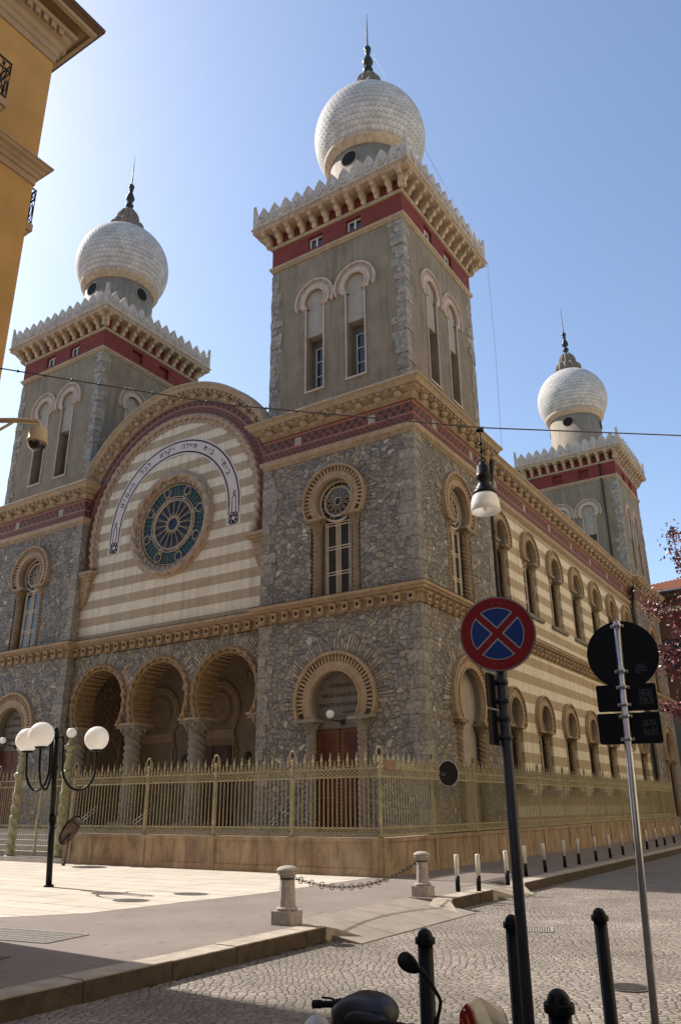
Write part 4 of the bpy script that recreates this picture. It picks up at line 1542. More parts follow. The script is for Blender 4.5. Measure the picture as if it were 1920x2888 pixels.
# ============================================================= GROUND
def structure(o):
    o['kind'] = 'structure'
    return o
def plan_slab(m, out, z0, z1, holes=()):
    loops = [list(out)] + [list(h) for h in holes]
    tris = tessellate_polygon([[Vector((p[0], p[1], 0)) for p in l] for l in loops])
    flat = [p for l in loops for p in l]
    m.add([(p[0], p[1], z1) for p in flat], [tuple(t) for t in tris])
    for l in loops:
        k = len(l)
        m.add([(p[0], p[1], z) for z in (z0, z1) for p in l], [(i, (i + 1) % k, k + (i + 1) % k, k + i) for i in range(k)])
m = MB(); m.add([(-400, -400, -.23), (400, -400, -.23), (400, 400, -.23), (-400, 400, -.23)], [(0, 1, 2, 3)])
structure(m.build('ground', GROUND))
KX = 3.72
m = MB()
plan_slab(m, [(-60, -45), (3.42, -45), (3.42, -10.35), (2.9, -10.35), (2.9, -6.72), (3.42, -6.72), (3.42, -4.72), (2.95, -4.72), (2.95, -3.3), (3.42, -3.3), (3.42, 70), (-60, 70)], -.21, 0)
structure(m.build('pavement', ASPHALT))
m = MB()
plan_slab(m, [(-60, -13.2), (-1.6, -13.2), (-.97, -12.04), (-.24, -11.06), (-.02, -9.44), (.28, -7.5), (.3, -3.6), (-60, -3.6)], -.01, .004)
structure(m.build('plaza', PLAZA))
m = MB(); m.add([(KX - .4, -45, -.18), (60, -45, -.18), (60, -1.25, -.18), (KX - .4, -1.25, -.18)], [(0, 1, 2, 3)])
structure(m.build('cobbled_road', COBBLE))
m = MB(); m.add([(KX - .4, -1.25, -.18), (60, -1.25, -.18), (60, 90, -.18), (KX - .4, 90, -.18)], [(0, 1, 2, 3)])
structure(m.build('asphalt_road', ROADASPH))
m = MB()
rr = random.Random(3)
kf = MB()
def kerb_run(ya, yb):
    y = ya
    while y < yb - .05:
        l = min(rr.uniform(1.0, 1.5), yb - y)
        j = rr.uniform(-.008, .008); z = .006 + rr.uniform(-.003, .004)
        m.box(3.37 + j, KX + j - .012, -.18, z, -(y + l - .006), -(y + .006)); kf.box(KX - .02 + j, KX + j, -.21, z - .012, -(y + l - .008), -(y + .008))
        y += l
kerb_run(-45, -10.45); kerb_run(-6.6, -4.85); kerb_run(-3.2, 60)
def nose(y, s):
    """kerb end that runs down to the road, s = direction of the fall"""
    y1 = y + s * .16; y2 = y + s * .5
    vs = [(3.43, y, -.21), (KX, y, -.21), (KX, y, .006), (3.43, y, .006), (3.43, y1, -.21), (KX + .04, y1, -.21), (KX + .04, y1, -.03), (3.43, y1, .0),
          (3.5, y2, -.21), (KX + .36, y2, -.21), (KX + .36, y2, -.165), (3.5, y2, -.08)]
    m.add(vs, [(0, 1, 5, 4), (1, 2, 6, 5), (2, 3, 7, 6), (3, 0, 4, 7), (4, 5, 9, 8), (5, 6, 10, 9), (6, 7, 11, 10), (7, 4, 8, 11), (8, 9, 10, 11), (0, 3, 2, 1)])
nose(-10.45, 1); nose(-6.6, -1); nose(-4.85, 1); nose(-3.2, -1)
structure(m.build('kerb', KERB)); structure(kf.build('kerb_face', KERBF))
m = MB()
RS = M('ramp_slabs', (.255, .218, .18), var=.14, scale=3, bump=.35, bscale=60, grime=.25)
for ya, yb, xo in ((-10.35, -6.72, 4.2), (-4.72, -3.3, 4.0)):
    k = 4 if yb - ya > 2 else 2
    for i in range(k):
        a = ya + (yb - ya) * i / k + .006; b = ya + (yb - ya) * (i + 1) / k - .006
        m.add([(2.9, a, -.001), (3.42, a, -.055), (xo, a, -.168), (xo, a, -.21), (2.9, a, -.21),
               (2.9, b, -.001), (3.42, b, -.055), (xo, b, -.168), (xo, b, -.21), (2.9, b, -.21)],
              [(0, 1, 6, 5), (1, 2, 7, 6), (2, 3, 8, 7), (3, 4, 9, 8), (0, 4, 3, 2, 1), (5, 6, 7, 8, 9)])
structure(m.build('ramp', RS))
# weeds in the kerb joint
m = MB()
rr = random.Random(5)
WEED = M('weeds', (.075, .11, .028), var=.3, scale=20, bump=0)
spots = [(KX + .02, rr.uniform(-13.6, -10.3)) for _ in range(34)] + [(3.9 + rr.uniform(-.05, .2), -10.05 + rr.uniform(-.1, .15)) for _ in range(14)] + [(KX + .02, rr.uniform(-7, -5)) for _ in range(10)]
for x, y in spots:
    for q in range(7):
        a = rr.uniform(0, 2 * pi); h = rr.uniform(.012, .045); d = rr.uniform(.01, .04)
        c, s_ = cos(a), sin(a)
        m.add([(x + s_ * .006, y - c * .006, -.181), (x - s_ * .006, y + c * .006, -.181), (x + c * d, y + s_ * d, -.18 + h)], [(0, 1, 2)])
o = m.build('weeds', WEED); o['kind'] = 'stuff'

# iron covers let into the ground
def cover_grid(name, c, w_, h_, z, rot, k, label, cat, grp=None):
    m = MB(); f = .03
    for a in (-1, 1):
        m.box(-w_ / 2, w_ / 2, 0, .010, a * (h_ / 2) - f / 2, a * (h_ / 2) + f / 2); m.box(a * w_ / 2 - f / 2, a * w_ / 2 + f / 2, 0, .011, -h_ / 2, h_ / 2)
    for i in range(k):
        u = -w_ / 2 + w_ * (i + .5) / k
        m.box(u - w_ / k * .2, u + w_ / k * .2, 0, .008, -h_ / 2, h_ / 2)
    for i in range(1, 5):
        n = -h_ / 2 + h_ * i / 5
        m.box(-w_ / 2, w_ / 2, 0, .007, n - .012, n + .012)
    o = m.build(name, GRATE, None, (c[0], c[1], z), rot, world=False)
    m = MB(); m.box(-w_ / 2 + .01, w_ / 2 - .01, -.02, .0035, -h_ / 2 + .01, h_ / 2 - .01)
    m.build('grate_well', DARK, o, world=False)
    return tag(o, label, cat, grp)
cover_grid('drain_grate', (.62, -13.0), 1.9, .72, .002, radians(8), 40, 'long iron grating in the pavement across the shadow edge of the yellow house', 'grating')
cover_grid('drain_grate', (5.70, -7.99), .42, .5, -.179, radians(20), 12, 'square iron drain grate among the cobbles of the road', 'grating')
m = MB(); m.box(-.12, .12, 0, .006, -.08, .08); m.box(-.1, .1, 0, .009, -.06, .06)
tag(m.build('valve_cover', CAST, None, (1.95, -14.1, .001), .2, world=False), 'small pale iron valve cover in the shaded pavement', 'cover')
m = MB()
m.lathe((0, 0, 0), [(.40, 0), (.40, .012), (.34, .014), (.335, .004), (.30, .004)], 32, smooth=False, cap=False)
m.lathe((0, 0, 0), [(.33, 0), (.33, .009), (.001, .010)], 32, smooth=False, cap=False)
for i in range(-5, 6):
    hw = sqrt(max(.01, .30 ** 2 - (i * .055) ** 2))
    m.box(-hw, hw, .009, .016, i * .055 - .014, i * .055 + .014)
o = m.build('manhole_cover', CAST, None, (7.80, -11.24, -.179), .5, world=False)
o.scale = (.5, .5, 1)
tag(o, 'round ribbed manhole cover in the cobbles between the two dark poles', 'manhole cover')

# ============================================================= IRON FENCE ON ITS STONE WALL
FY, FX, FT = -3.53, .58, .81
FEN = thing('iron_fence', (FX, FY, 0), 'pale painted iron fence with spikes on a low stained stone wall around the synagogue', 'fence')
def panel_geo(w_, zb=FT):
    m = MB()
    for z in (zb + .05, zb + .21, 2.15, 2.34):
        m.box(0, w_, z - .017, z + .017, -.016, .016)
    k = max(1, round(w_ / .253)); s_ = w_ / k
    for i in range(k):
        a = s_ * i
        for za, zc in ((zb + .063, zb + .197), (2.163, 2.327)):
            for p, q in (((a, za), (a + s_, zc)), ((a, zc), (a + s_, za)), ((a + s_ / 2, za), (a + s_, (za + zc) / 2)), ((a + s_ / 2, zc), (a + s_, (za + zc) / 2)), ((a, (za + zc) / 2), (a + s_ / 2, za)), ((a, (za + zc) / 2), (a + s_ / 2, zc))):
                m.tube([(p[0], 0, p[1]), (q[0], 0, q[1])], .0125, 4, cap=False, smooth=False)
        for d in (.25, .75):
            u = a + s_ * d
            m.tube([(u, 0, zb + .21), (u, 0, 2.15)], .0125, 5, cap=False)
            m.ball((u, 0, 2.12), .016, 6); m.ball((u, 0, zb + .25), .016, 6)
        u = a + s_ * .5
        m.lathe((u, 0, 2.34), [(.034, 0), (.018, .05), (.014, .09), (.032, .105), (.032, .13), (.015, .14), (.015, .155), (.036, .175), (.032, .20), (.018, .26), (.003, .39)], 7, cap=False)
        for q in (-1, 1):
            m.tube([(u, 0, 2.45), (u + q * .03, 0, 2.42), (u + q * .085, 0, 2.39), (u + q * s_ * .5, 0, 2.35)], .010, 4, cap=False)
        m.lathe((a, 0, 2.34), [(.022, -.03), (.032, -.01), (.016, .01), (.016, .03), (.032, .05), (.018, .07), (.026, .09), (.003, .22)], 6, cap=False)
    return m
def post_geo(zb=FT):
    m = MB()
    m.lathe((0, 0, 0), [(.055, zb), (.055, zb + .07), (.036, zb + .1), (.033, 2.08), (.05, 2.1), (.05, 2.16), (.034, 2.18), (.034, 2.3), (.055, 2.33), (.055, 2.36), (.034, 2.39), (.03, 2.46), (.048, 2.48), (.048, 2.51), (.028, 2.53), (.045, 2.55), (.045, 2.575), (.02, 2.59)], 10)
    m.tube([(.078 * sin(t), 0, 2.70 - .115 * cos(t)) for t in [2 * pi * i / 18 for i in range(18)]], .017, 6, True)
    return m
def rosette_geo():
    m = MB()
    for i in range(6):
        t = 2 * pi * i / 6
        m.ball((.034 * sin(t), 0, 2.70 + .045 * cos(t)), .019, 6)
    m.ball((0, 0, 2.70), .02, 6)
    return m
PW = (L_ - D - FY + .0) and 2.6525
PAN = panel_geo(2.53); PANS = panel_geo(2.6525)
proto_post = None
def place_post(x, y, rot):
    global proto_post
    if proto_post is None:
        proto_post = post_geo().build('fence_post', IRON, FEN, (x, y, 0), rot, world=False)
        rosette_geo().build('post_rosette', BRONZE, proto_post, world=False)
        return
    c = dup(proto_post, FEN); c.location = Vector((x, y, 0)) - FEN.location; c.rotation_euler = (0, 0, rot)
RY, RX = FY + .09, FX - .09
fu = [RX - 2.53 * k for k in range(4)]
first = None
for k in range(3):
    if first is None:
        first = PAN.build('railing_panel', IRON, FEN, (fu[1], RY, 0), 0, world=False)
    else:
        c = dup(first, FEN); c.location = Vector((fu[k + 1], RY, 0)) - FEN.location
for u in fu:
    place_post(u, RY, 0)
wl = fu[3] - (-10.2)
panel_geo(wl).build('railing_panel', IRON, FEN, (-10.2, RY, 0), 0, world=False)
place_post(-10.2, RY, 0)
for k, u in enumerate((-16.53, -19.06, -21.59)):
    c = dup(first, FEN); c.location = Vector((u, RY, 0)) - FEN.location
    place_post(u, RY, 0)
place_post(-14.0, RY, 0)
NS = 12
fs_ = None
for k in range(NS):
    y = RY + 2.6525 * k
    if fs_ is None:
        fs_ = PANS.build('railing_panel', IRON, FEN, (RX, y, 0), R90, world=False)
    else:
        c = dup(fs_, FEN); c.location = Vector((RX, y, 0)) - FEN.location
    place_post(RX, y + 2.6525, R90)
YE = RY + 2.6525 * NS
def base_wall(x0, x1, y0, y1, name='base_wall'):
    m = MB()
    if x1 - x0 > y1 - y0:
        k = max(1, round((x1 - x0) / 1.27))
        for i in range(k):
            a, b_ = x0 + (x1 - x0) * i / k, x0 + (x1 - x0) * (i + 1) / k
            m.box(a + .004, b_ - .004, 0, FT - .09, -y1, -y0 - (.004 if i % 2 else 0))
    else:
        k = max(1, round((y1 - y0) / 1.33))
        for i in range(k):
            a, b_ = y0 + (y1 - y0) * i / k, y0 + (y1 - y0) * (i + 1) / k
            m.box(x0, x1 - (.004 if i % 2 else 0), 0, FT - .09, -b_ + .004, -a - .004)
    m.box(x0 - .025, x1 + .025, FT - .088, FT, -y1 - .025, -y0 + .025)
    return m
# front runs
b = base_wall(-10.25, FX, FY, FY + .28); b.box(-10.26, FX + .01, .0, .16, -FY - .29, -FY + .02)
for u in fu + [-10.1]:
    b.box(u - .16, u + .09 if u == fu[0] else u + .16, .002, FT + .004, -FY - .2, -FY + .034)
b.build('base_wall', GRANITE, FEN)
b = base_wall(FX - .28, FX, FY + .27, YE + .1); b.box(FX - .27, FX + .02, 0, .16, -YE - .1, -FY - .02)
for k in range(NS + 1):
    y = RY + 2.6525 * k
    b.box(FX - .2, FX + .034, .002, FT + .003, -y - .16, -y + (.16 if k else .075))
b.build('base_wall', GRANITE, FEN)
b = base_wall(-22.5, -13.95, FY, FY + .28)
b.build('base_wall', GRANITE, FEN)
# gate with its two spiral pillars
GATE = thing('iron_gate', (-11.75, RY, 0), 'closed double iron gate with spikes between two spiral lamp pillars', 'gate')
m = MB(); m.box(-13.9, -10.2, .003, .13, -FY - .3, -FY + .12)
m.build('threshold', STEPS, GATE)
def leaf_geo(w_):
    m = MB()
    for z in (.16, .36, 1.02, .84, 2.15, 2.34):
        m.box(0, w_, z - .014, z + .014, -.014, .014)
    for u in (.02, w_ - .02):
        m.box(u - .02, u + .02, .15, 2.36, -.02, .02)
    k = round(w_ / .2); s_ = w_ / k
    for i in range(k):
        a = s_ * i
        for za, zc in ((.85, 1.01), (2.163, 2.327), (.17, .35)):
            m.tube([(a, 0, za), (a + s_, 0, zc)], .008, 4, cap=False); m.tube([(a, 0, zc), (a + s_, 0, za)], .008, 4, cap=False)
        m.tube([(a + s_ / 2 + .06 * cos(t), 0, .26 + .07 * sin(t)) for t in [2 * pi * z / 10 for z in range(10)]], .008, 4, True)
        for d in (.25, .75):
            u = a + s_ * d
            m.tube([(u, 0, .36), (u, 0, 2.15)], .009, 5, cap=False)
        u = a + s_ * .5
        m.lathe((u, 0, 2.34), [(.02, 0), (.011, .06), (.022, .11), (.01, .15), (.024, .175), (.011, .25), (.002, .36)], 6, cap=False)
    return m
for x in (-12.78, -11.74):
    g = leaf_geo(1.03).build('gate_leaf', IRON, GATE, (x, RY, 0), 0, world=False)
m = MB(); m.box(-11.80, -11.70, .95, 1.2, -RY - .03, -RY + .05); m.ball((-11.66, RY - .06, 1.1), .025, 8)
m.build('lock', IRON, GATE)
for x, w_ in ((-13.9, .88), (-10.5, .27)):
    leaf_geo(w_).build('side_panel', IRON, GATE, (x, RY, 0), 0, world=False)
def gate_pillar(x, label):
    t = thing('gate_pillar', (x, RY, 0), label, 'lamp pillar', 'spiral gate pillars with globe lamps')
    m = MB()
    m.lathe((0, 0, 0), [(.19, 0), (.19, .12), (.15, .16)], 16)
    m.lathe((0, 0, .16), [(.125, 1.75 * i / 90) for i in range(91)], 18, 3, .15, 6.3)
    m.lathe((0, 0, 0), [(.125, 1.15), (.145, 1.17), (.145, 1.29), (.125, 1.31)], 16)
    m.lathe((0, 0, 0), [(.14, 1.9), (.15, 1.93), (.115, 1.97), (.11, 2.36), (.13, 2.4), (.16, 2.44), (.18, 2.5), (.175, 2.56), (.12, 2.6), (.09, 2.63)], 16, 8, .04)
    m.lathe((0, 0, 0), [(.1, 2.6), (.12, 2.68), (.1, 2.78), (.07, 2.84), (.065, 3.0), (.09, 3.04), (.1, 3.08), (.06, 3.12), (.07, 3.18), (.2, 3.28), (.21, 3.32), (.08, 3.36), (.09, 3.42), (.05, 3.47), (.05, 3.55), (.075, 3.57)], 16)
    m.build('pillar_shaft', PILLAR, t, (x, RY, 0), 0, world=False)
    m = MB(); m.ball((0, 0, 3.71), .155, 18)
    g = m.build('globe', OPAL, t, (x, RY, 0), 0, world=False)
    m = MB()
    for i in range(10):
        a = 2 * pi * i / 10
        m.tube([(.158 * sin(b) * cos(a), .158 * sin(b) * sin(a), 3.71 - .158 * cos(b)) for b in [pi / 2 * z / 5 for z in range(6)]], .004, 3, cap=False)
    m.build('wire_basket', IRON, g, world=False)
gate_pillar(-12.92, 'spiral green iron gate pillar whose globe is seen left of the street lamp')
gate_pillar(-10.62, 'spiral green iron gate pillar standing behind the post of the street lamp')

# things hung on the fence or leaning by it
t = thing('round_sign', (RX + .14, -.08, 2.30), 'round dark sign back fixed to the side fence near the corner', 'sign')
nx = Vector((.87, -.49, 0)); ux = Vector((.49, .87, 0))
def disc(m, c, nrm, r, th, k=40, uax=None):
    nrm = Vector(nrm).normalized()
    u = Vector(uax).normalized() if uax else Vector((0, 0, 1)).cross(nrm).normalized()
    v = nrm.cross(u)
    c = Vector(c)
    a = [c + nrm * th / 2 + (u * cos(2 * pi * i / k) + v * sin(2 * pi * i / k)) * r for i in range(k)]
    b = [p - nrm * th for p in a]
    m.add(a + b, [tuple(range(k)), tuple(range(2 * k - 1, k - 1, -1))] + [(i, k + i, k + (i + 1) % k, (i + 1) % k) for i in range(k)])
m = MB(); disc(m, (RX + .14, -.08, 2.30), nx, .325, .012); m.build('plate', SIGNBACK, t)
m = MB()
m.tube([Vector((RX + .14, -.08, 2.30)) + ux * .325 * cos(a) + Vector((0, 0, .325 * sin(a))) for a in [2 * pi * i / 40 for i in range(40)]], .011, 6, True)
m.build('rim', STEEL, t)
m = MB()
c = Vector((RX + .14, -.08, 2.27)) + nx * .009 - ux * .17
m.add([c - ux * .07 + Vector((0, 0, -.035)), c + ux * .07 + Vector((0, 0, -.035)), c + ux * .07 + Vector((0, 0, .035)), c - ux * .07 + Vector((0, 0, .035))], [(0, 1, 2, 3)])
m.build('sticker', M('sign_sticker', (.055, .055, .065), bump=0, var=.3, scale=60), t)
m = MB(); m.box(RX - .02, RX + .14, 2.25, 2.29, .03, .06); m.box(RX - .02, RX + .14, 2.42, 2.46, .03, .06)
m.build('bracket', STEEL, t)

m = MB(); m.extr([(-.012, 2.30), (.0, 2.30), (.004, 2.53), (-.008, 2.53)], -3.30, -2.77)
o = MB(); o.merge(m, R90, (RX + .05, 0, 0))
t = o.build('name_plate', M('rusty_plate', (.24, .15, .10), var=.25, scale=12, bump=.2, grime=.4))
tag(t, 'small brownish enamel plate wired to the fence spikes at the corner', 'plate')

t = thing('traffic_mirror', (-9.33, -4.2, 0), 'round tilted traffic mirror on a thin bent post by the fence wall', 'mirror')
d_ = Vector((.777, -.63, .02)); r_v = Vector((.63, .777, 0))
nm_ = (d_ * .45 + (r_v * .86 - Vector((0, 0, .5))) * .89).normalized()
cm = Vector((-9.22, -4.24, .93))
MIRR = glassy('mirror_glass', (.42, .42, .45), .05, .5); MIRR.node_tree.nodes['Principled BSDF'].inputs['Metallic'].default_value = 1.0
m = MB(); disc(m, cm, nm_, .42, .03, 48); m.build('frame', SIGNBACK, t)
m = MB(); disc(m, cm + nm_ * .012, nm_, .385, .016, 48); m.build('mirror_glass', MIRR, t)
m = MB(); m.tube([(-9.36, -4.2, 0), (-9.34, -4.2, .25), (-9.30, -4.2, .55), (-9.25, -4.2, .85)], .022, 8); m.ball((-9.37, -4.22, .05), .06, 8)
m.build('post', POLEG, t)

# ============================================================= STREET FURNITURE
# three-globe lamp
LP = Vector((-4.389, -8.552, 0)); LEAN = Vector((-.185, -.12, 0))
t = thing('street_lamp', LP, 'black post lamp with three white globes on curved arms, on the sunlit plaza', 'street lamp')
m = MB()
def lp(z, dx=0, dy=0):
    return LP + LEAN * (z / 3.15) + Vector((dx, dy, z))
m.tube([lp(0), lp(.04)], .1, 16); m.tube([lp(.02), lp(1.3)], .062, 14); m.tube([lp(1.28), lp(1.36)], .07, 14); m.tube([lp(1.34), lp(2.96)], .052, 14)
m.tube([lp(2.94), lp(3.06)], .062, 14); m.tube([lp(3.05), lp(3.15)], .045, 12); m.tube([lp(2.28), lp(2.36)], .075, 14)
m.build('post', BLACKP, t)
for gx, gy in ((-.92, -.03), (.40, -.68), (.57, .63)):
    g = Vector((gx, gy, 0)); l = g.length; e = g / l
    m = MB()
    pts = [lp(2.95) + e * .06, lp(2.95) + e * .15] + [lp(2.85 - .12 * i) + e * .16 for i in range(4)]
    for i in range(13):
        a = pi + pi * i / 12
        rr_ = (l - .16) / 2
        pts.append(lp(2.36 + .50 * sin(a)) + e * (.16 + rr_ + rr_ * cos(a)))
    pts += [lp(2.46) + e * l, lp(2.66) + e * l]
    m.tube(pts, .026, 8)
    m.lathe(lp(2.64) + e * l, [(.05, 0), (.12, .03), (.13, .05), (.1, .07)], 16)
    a = m.build('arm', BLACKP, t)
    m = MB(); m.ball(lp(2.93) + e * l, .26, 28)
    m.build('globe', OPAL, a)

# granite posts with the chain
def stone_post(x, y, z0, label):
    m = MB()
    m.box(-.155, .155, 0, .17, -.155, .155)
    m.lathe((0, 0, .17), [(.13, 0), (.145, .01), (.148, .025), (.14, .042), (.125, .048)], 24)
    m.lathe((0, 0, .17), [(.118, .046), (.099, .41)], 10, smooth=False)
    m.lathe((0, 0, .17), [(.10, .41), (.108, .412), (.112, .425), (.10, .432)], 24)
    m.lathe((0, 0, .17), [(.105, .43), (.135, .455), (.142, .475), (.142, .49)], 24)
    m.lathe((0, 0, .17), [(.148, .49), (.15, .505), (.135, .53), (.09, .55), (.04, .558), (0, .56)], 24)
    o = m.build('stone_bollard', BOLLSTONE, None, (x, y, z0), .1, world=False)
    m = MB(); m.lathe((0, 0, .17), [(.103, .385), (.103, .42)], 22, cap=False); m.tube([(.0, .1, .575), (.0, .15, .57), (.0, .15, .54), (0, .1, .535)], .012, 6)
    c = m.build('iron_collar', CHAIN, o, world=False)
    return tag(o, label, 'stone bollard', 'granite posts holding the chain')
stone_post(3.105, -10.49, 0, 'grey granite post with mushroom head, nearer end of the hanging chain')
stone_post(3.078, -6.44, 0, 'grey granite post with mushroom head, far end of the hanging chain by the striped bollards')
m = MB()
A, B = Vector((3.105, -10.34, .56)), Vector((3.078, -6.59, .58))
pts = []
for i in range(401):
    s_ = i / 400
    p = A.lerp(B, s_); p.z -= .245 * (1 - (2 * s_ - 1) ** 2) + .0
    pts.append(p)
L = [0]
for a, b in zip(pts, pts[1:]):
    L.append(L[-1] + (b - a).length)
def at_len(l):
    for i in range(400):
        if L[i + 1] >= l:
            return pts[i].lerp(pts[i + 1], (l - L[i]) / (L[i + 1] - L[i]))
    return pts[-1]
step = .068; k = int(L[-1] / step)
for i in range(k):
    p, q = at_len(i * step + .004), at_len((i + 1) * step + .004)
    c = (p + q) / 2; d = (q - p).normalized(); sd_ = Vector((1, 0, 0)); u3 = sd_ if i % 2 else d.cross(sd_).normalized()
    m.tube([c + d * .047 * cos(a) + u3 * .017 * sin(a) for a in [2 * pi * z / 12 for z in range(12)]], .0052, 5, True)
    if i % 4 == 2:
        m.tube([c + d.cross(sd_) * (.044 * cos(a)) + sd_ * (.044 * sin(a)) for a in [2 * pi * z / 14 for z in range(14)]], .006, 5, True)
tag(m.build('hanging_chain', CHAIN), 'dark iron chain with rings sagging between the two granite posts', 'chain')

# black and white bollards along the kerb
WB = [(3.293, -5.467), (3.597, -5.212), (3.62, -3.844), (3.20, -1.73), (3.17, -.37), (3.09, 1.32), (3.07, 2.55), (3.07, 4.13), (3.05, 5.66), (3.0, 7.3), (2.93, 9.1), (2.86, 11.1), (2.82, 12.8), (2.78, 14.3), (2.74, 16.2), (2.72, 18.0), (2.70, 19.9)]
ords = ['first', 'second', 'third', 'fourth', 'fifth', 'sixth', 'seventh', 'eighth', 'ninth', 'tenth', 'eleventh', 'twelfth', 'thirteenth', 'fourteenth', 'fifteenth', 'sixteenth', 'farthest']
pb = None
for i, (x, y) in enumerate(WB):
    lab = '%s black and white bollard along the kerb, counted from the granite post' % ords[i]
    if pb is None:
        pb = thing('striped_bollard', (x, y, 0), lab, 'bollard', 'black and white bollards along the kerb')
        m = MB(); m.lathe((0, 0, 0), [(.043, 0), (.043, .275)], 14); m.build('black_base', BLACKP, pb, (x, y, 0), 0, world=False)
        m = MB(); m.lathe((0, 0, 0), [(.0435, .27), (.0435, .62), (.035, .635)], 14); m.build('white_top', WHITEP, pb, (x, y, 0), 0, world=False)
    else:
        c = dup(pb); c.location = (x, y, 0); c.rotation_euler = (rnd.uniform(-.02, .02), rnd.uniform(-.02, .02), rnd.uniform(0, 6)); c['label'] = lab

# black bollards in the foreground
BB = [((7.745, -15.33), 'black round-headed bollard behind the dark scooter mirror'), ((7.953, -14.462), 'tall black bollard beside the pole of the no-stopping sign'),
      ((8.357, -13.816), 'black bollard with shiny head standing between the two sign poles'), ((8.974, -16.549), 'nearest black bollard, only its round head above the picture edge')]
pb = None
for (x, y), lab in BB:
    if pb is None:
        pb = thing('black_bollard', (x, y, -.18), lab, 'bollard', 'black iron bollards in the foreground')
        m = MB(); m.lathe((0, 0, 0), [(.07, 0), (.07, .04), (.046, .06), (.046, .91)], 24); m.build('post', BLACKP, pb, (x, y, -.18), 0, world=False)
        m = MB(); m.lathe((0, 0, 0), [(.059, .892), (.061, .896), (.061, .922), (.058, .927)], 28, smooth=False)
        m.lathe((0, 0, 0), [(.0475 * cos(a), .926 + .05 * sin(a)) for a in [pi / 2 * i / 9 for i in range(10)]], 28, cap=False)
        m.build('head', BLACKP, pb, (x, y, -.18), 0, world=False)
    else:
        c = dup(pb); c.location = (x, y, -.18); c['label'] = lab

# bell lamp on the cable across the street
CA = [(-1.15, -14.02, 8.40), (-.656, -13.634, 8.354), (2.3, -11.37, 7.80), (5.759, -8.722, 7.501), (8.536, -6.628, 7.444), (14, -2.5, 7.75), (21.6, 3.2, 8.7)]
m = MB()
m.tube(CA, .012, 5)
for s_ in range(26):
    q = s_ / 25 * 3
    i = min(2, int(q)); p = Vector(CA[i]).lerp(Vector(CA[i + 1]), q - i)
    m.lathe(p + Vector((0, 0, -.02)), [(.017, 0), (.017, .04)], 6)
tag(m.build('overhead_cable', M('cable_rubber', (.06, .055, .05), bump=0, rough=.6)), 'taut dark cable spanning the street in front of the synagogue', 'cable')
HX, HY = 5.66, -8.60
t = thing('hanging_lamp', (HX, HY, 6.0), 'bell-shaped street lamp with white glass shade hanging from the cable', 'lamp')
m = MB()
m.tube([(HX - .06, HY - .03, 7.53), (HX + .06, HY + .03, 7.53)], .035, 6)
for i in range(14):
    z = 7.48 - i * .042
    m.tube([(HX + (.012 * cos(a) if i % 2 else 0), HY + (0 if i % 2 else .012 * cos(a)), z + .028 * sin(a)) for a in [2 * pi * q / 8 for q in range(8)]], .007, 4, True)
m.tube([(HX, HY, 7.52), (HX, HY, 6.9)], .012, 6)
for z in (7.25, 7.12):
    m.lathe((HX, HY, z), [(.03, 0), (.035, .03), (.01, .05)], 8)
m.build('chain', BLACKP, t)
m = MB()
m.lathe((HX, HY, 0), [(.0, 6.93), (.05, 6.93), (.055, 6.87), (.1, 6.85), (.105, 6.72), (.12, 6.71), (.122, 6.62), (.1, 6.6), (.11, 6.5), (.15, 6.44), (.155, 6.41), (.185, 6.39), (.19, 6.34), (.14, 6.33)], 28)
m.tube([(HX - .05, HY, 6.93), (HX - .05, HY, 7.0), (HX + .05, HY, 7.0), (HX + .05, HY, 6.93)], .012, 6)
m.build('housing', BLACKP, t)
m = MB()
m.lathe((HX, HY, 0), [(.15, 6.36), (.20, 6.31), (.228, 6.23), (.238, 6.13), (.24, 6.03), (.232, 6.03), (.228, 6.13), (.215, 6.23), (.185, 6.30), (.14, 6.35)], 36, cap=False)
sh_ = m.build('glass_shade', OPAL, t)
m = MB(); m.lathe((HX, HY, 0), [(.03, 6.34), (.045, 6.25), (.05, 6.14), (.03, 6.06), (0, 6.05)], 16)
m.build('bulb', OPAL, sh_)

# dome camera on an arm from the yellow house
t = thing('security_camera', (-.34, -12.97, 7.0), 'cream dome security camera on a wall arm of the yellow house', 'camera')
CREAM = M('cream_enamel', (.46, .34, .20), rough=.5, var=.06, bump=0)
m = MB(); m.tube([(-1.2, -13.44, 7.62), (-.75, -13.2, 7.60), (-.36, -12.99, 7.56), (-.335, -12.97, 7.50), (-.335, -12.97, 7.42)], .045, 10); m.tube([(-1.2, -13.44, 7.25), (-.75, -13.2, 7.56)], .025, 8); m.box(-1.21, -1.14, 7.1, 7.75, 13.34, 13.54)
m.build('arm', CREAM, t)
m = MB(); m.lathe((-.335, -12.97, 0), [(.0, 7.46), (.08, 7.46), (.13, 7.43), (.15, 7.38), (.155, 7.22), (.17, 7.2), (.17, 7.16), (.15, 7.15)], 28)
m.build('housing', CREAM, t)
m = MB(); m.lathe((-.335, -12.97, 0), [(.145 * cos(a), 7.155 - .14 * sin(a)) for a in [pi / 2 * i / 9 for i in range(10)]], 28, cap=False)
m.build('dome_lens', glassy('smoked_dome', (.02, .018, .016), .08), t)

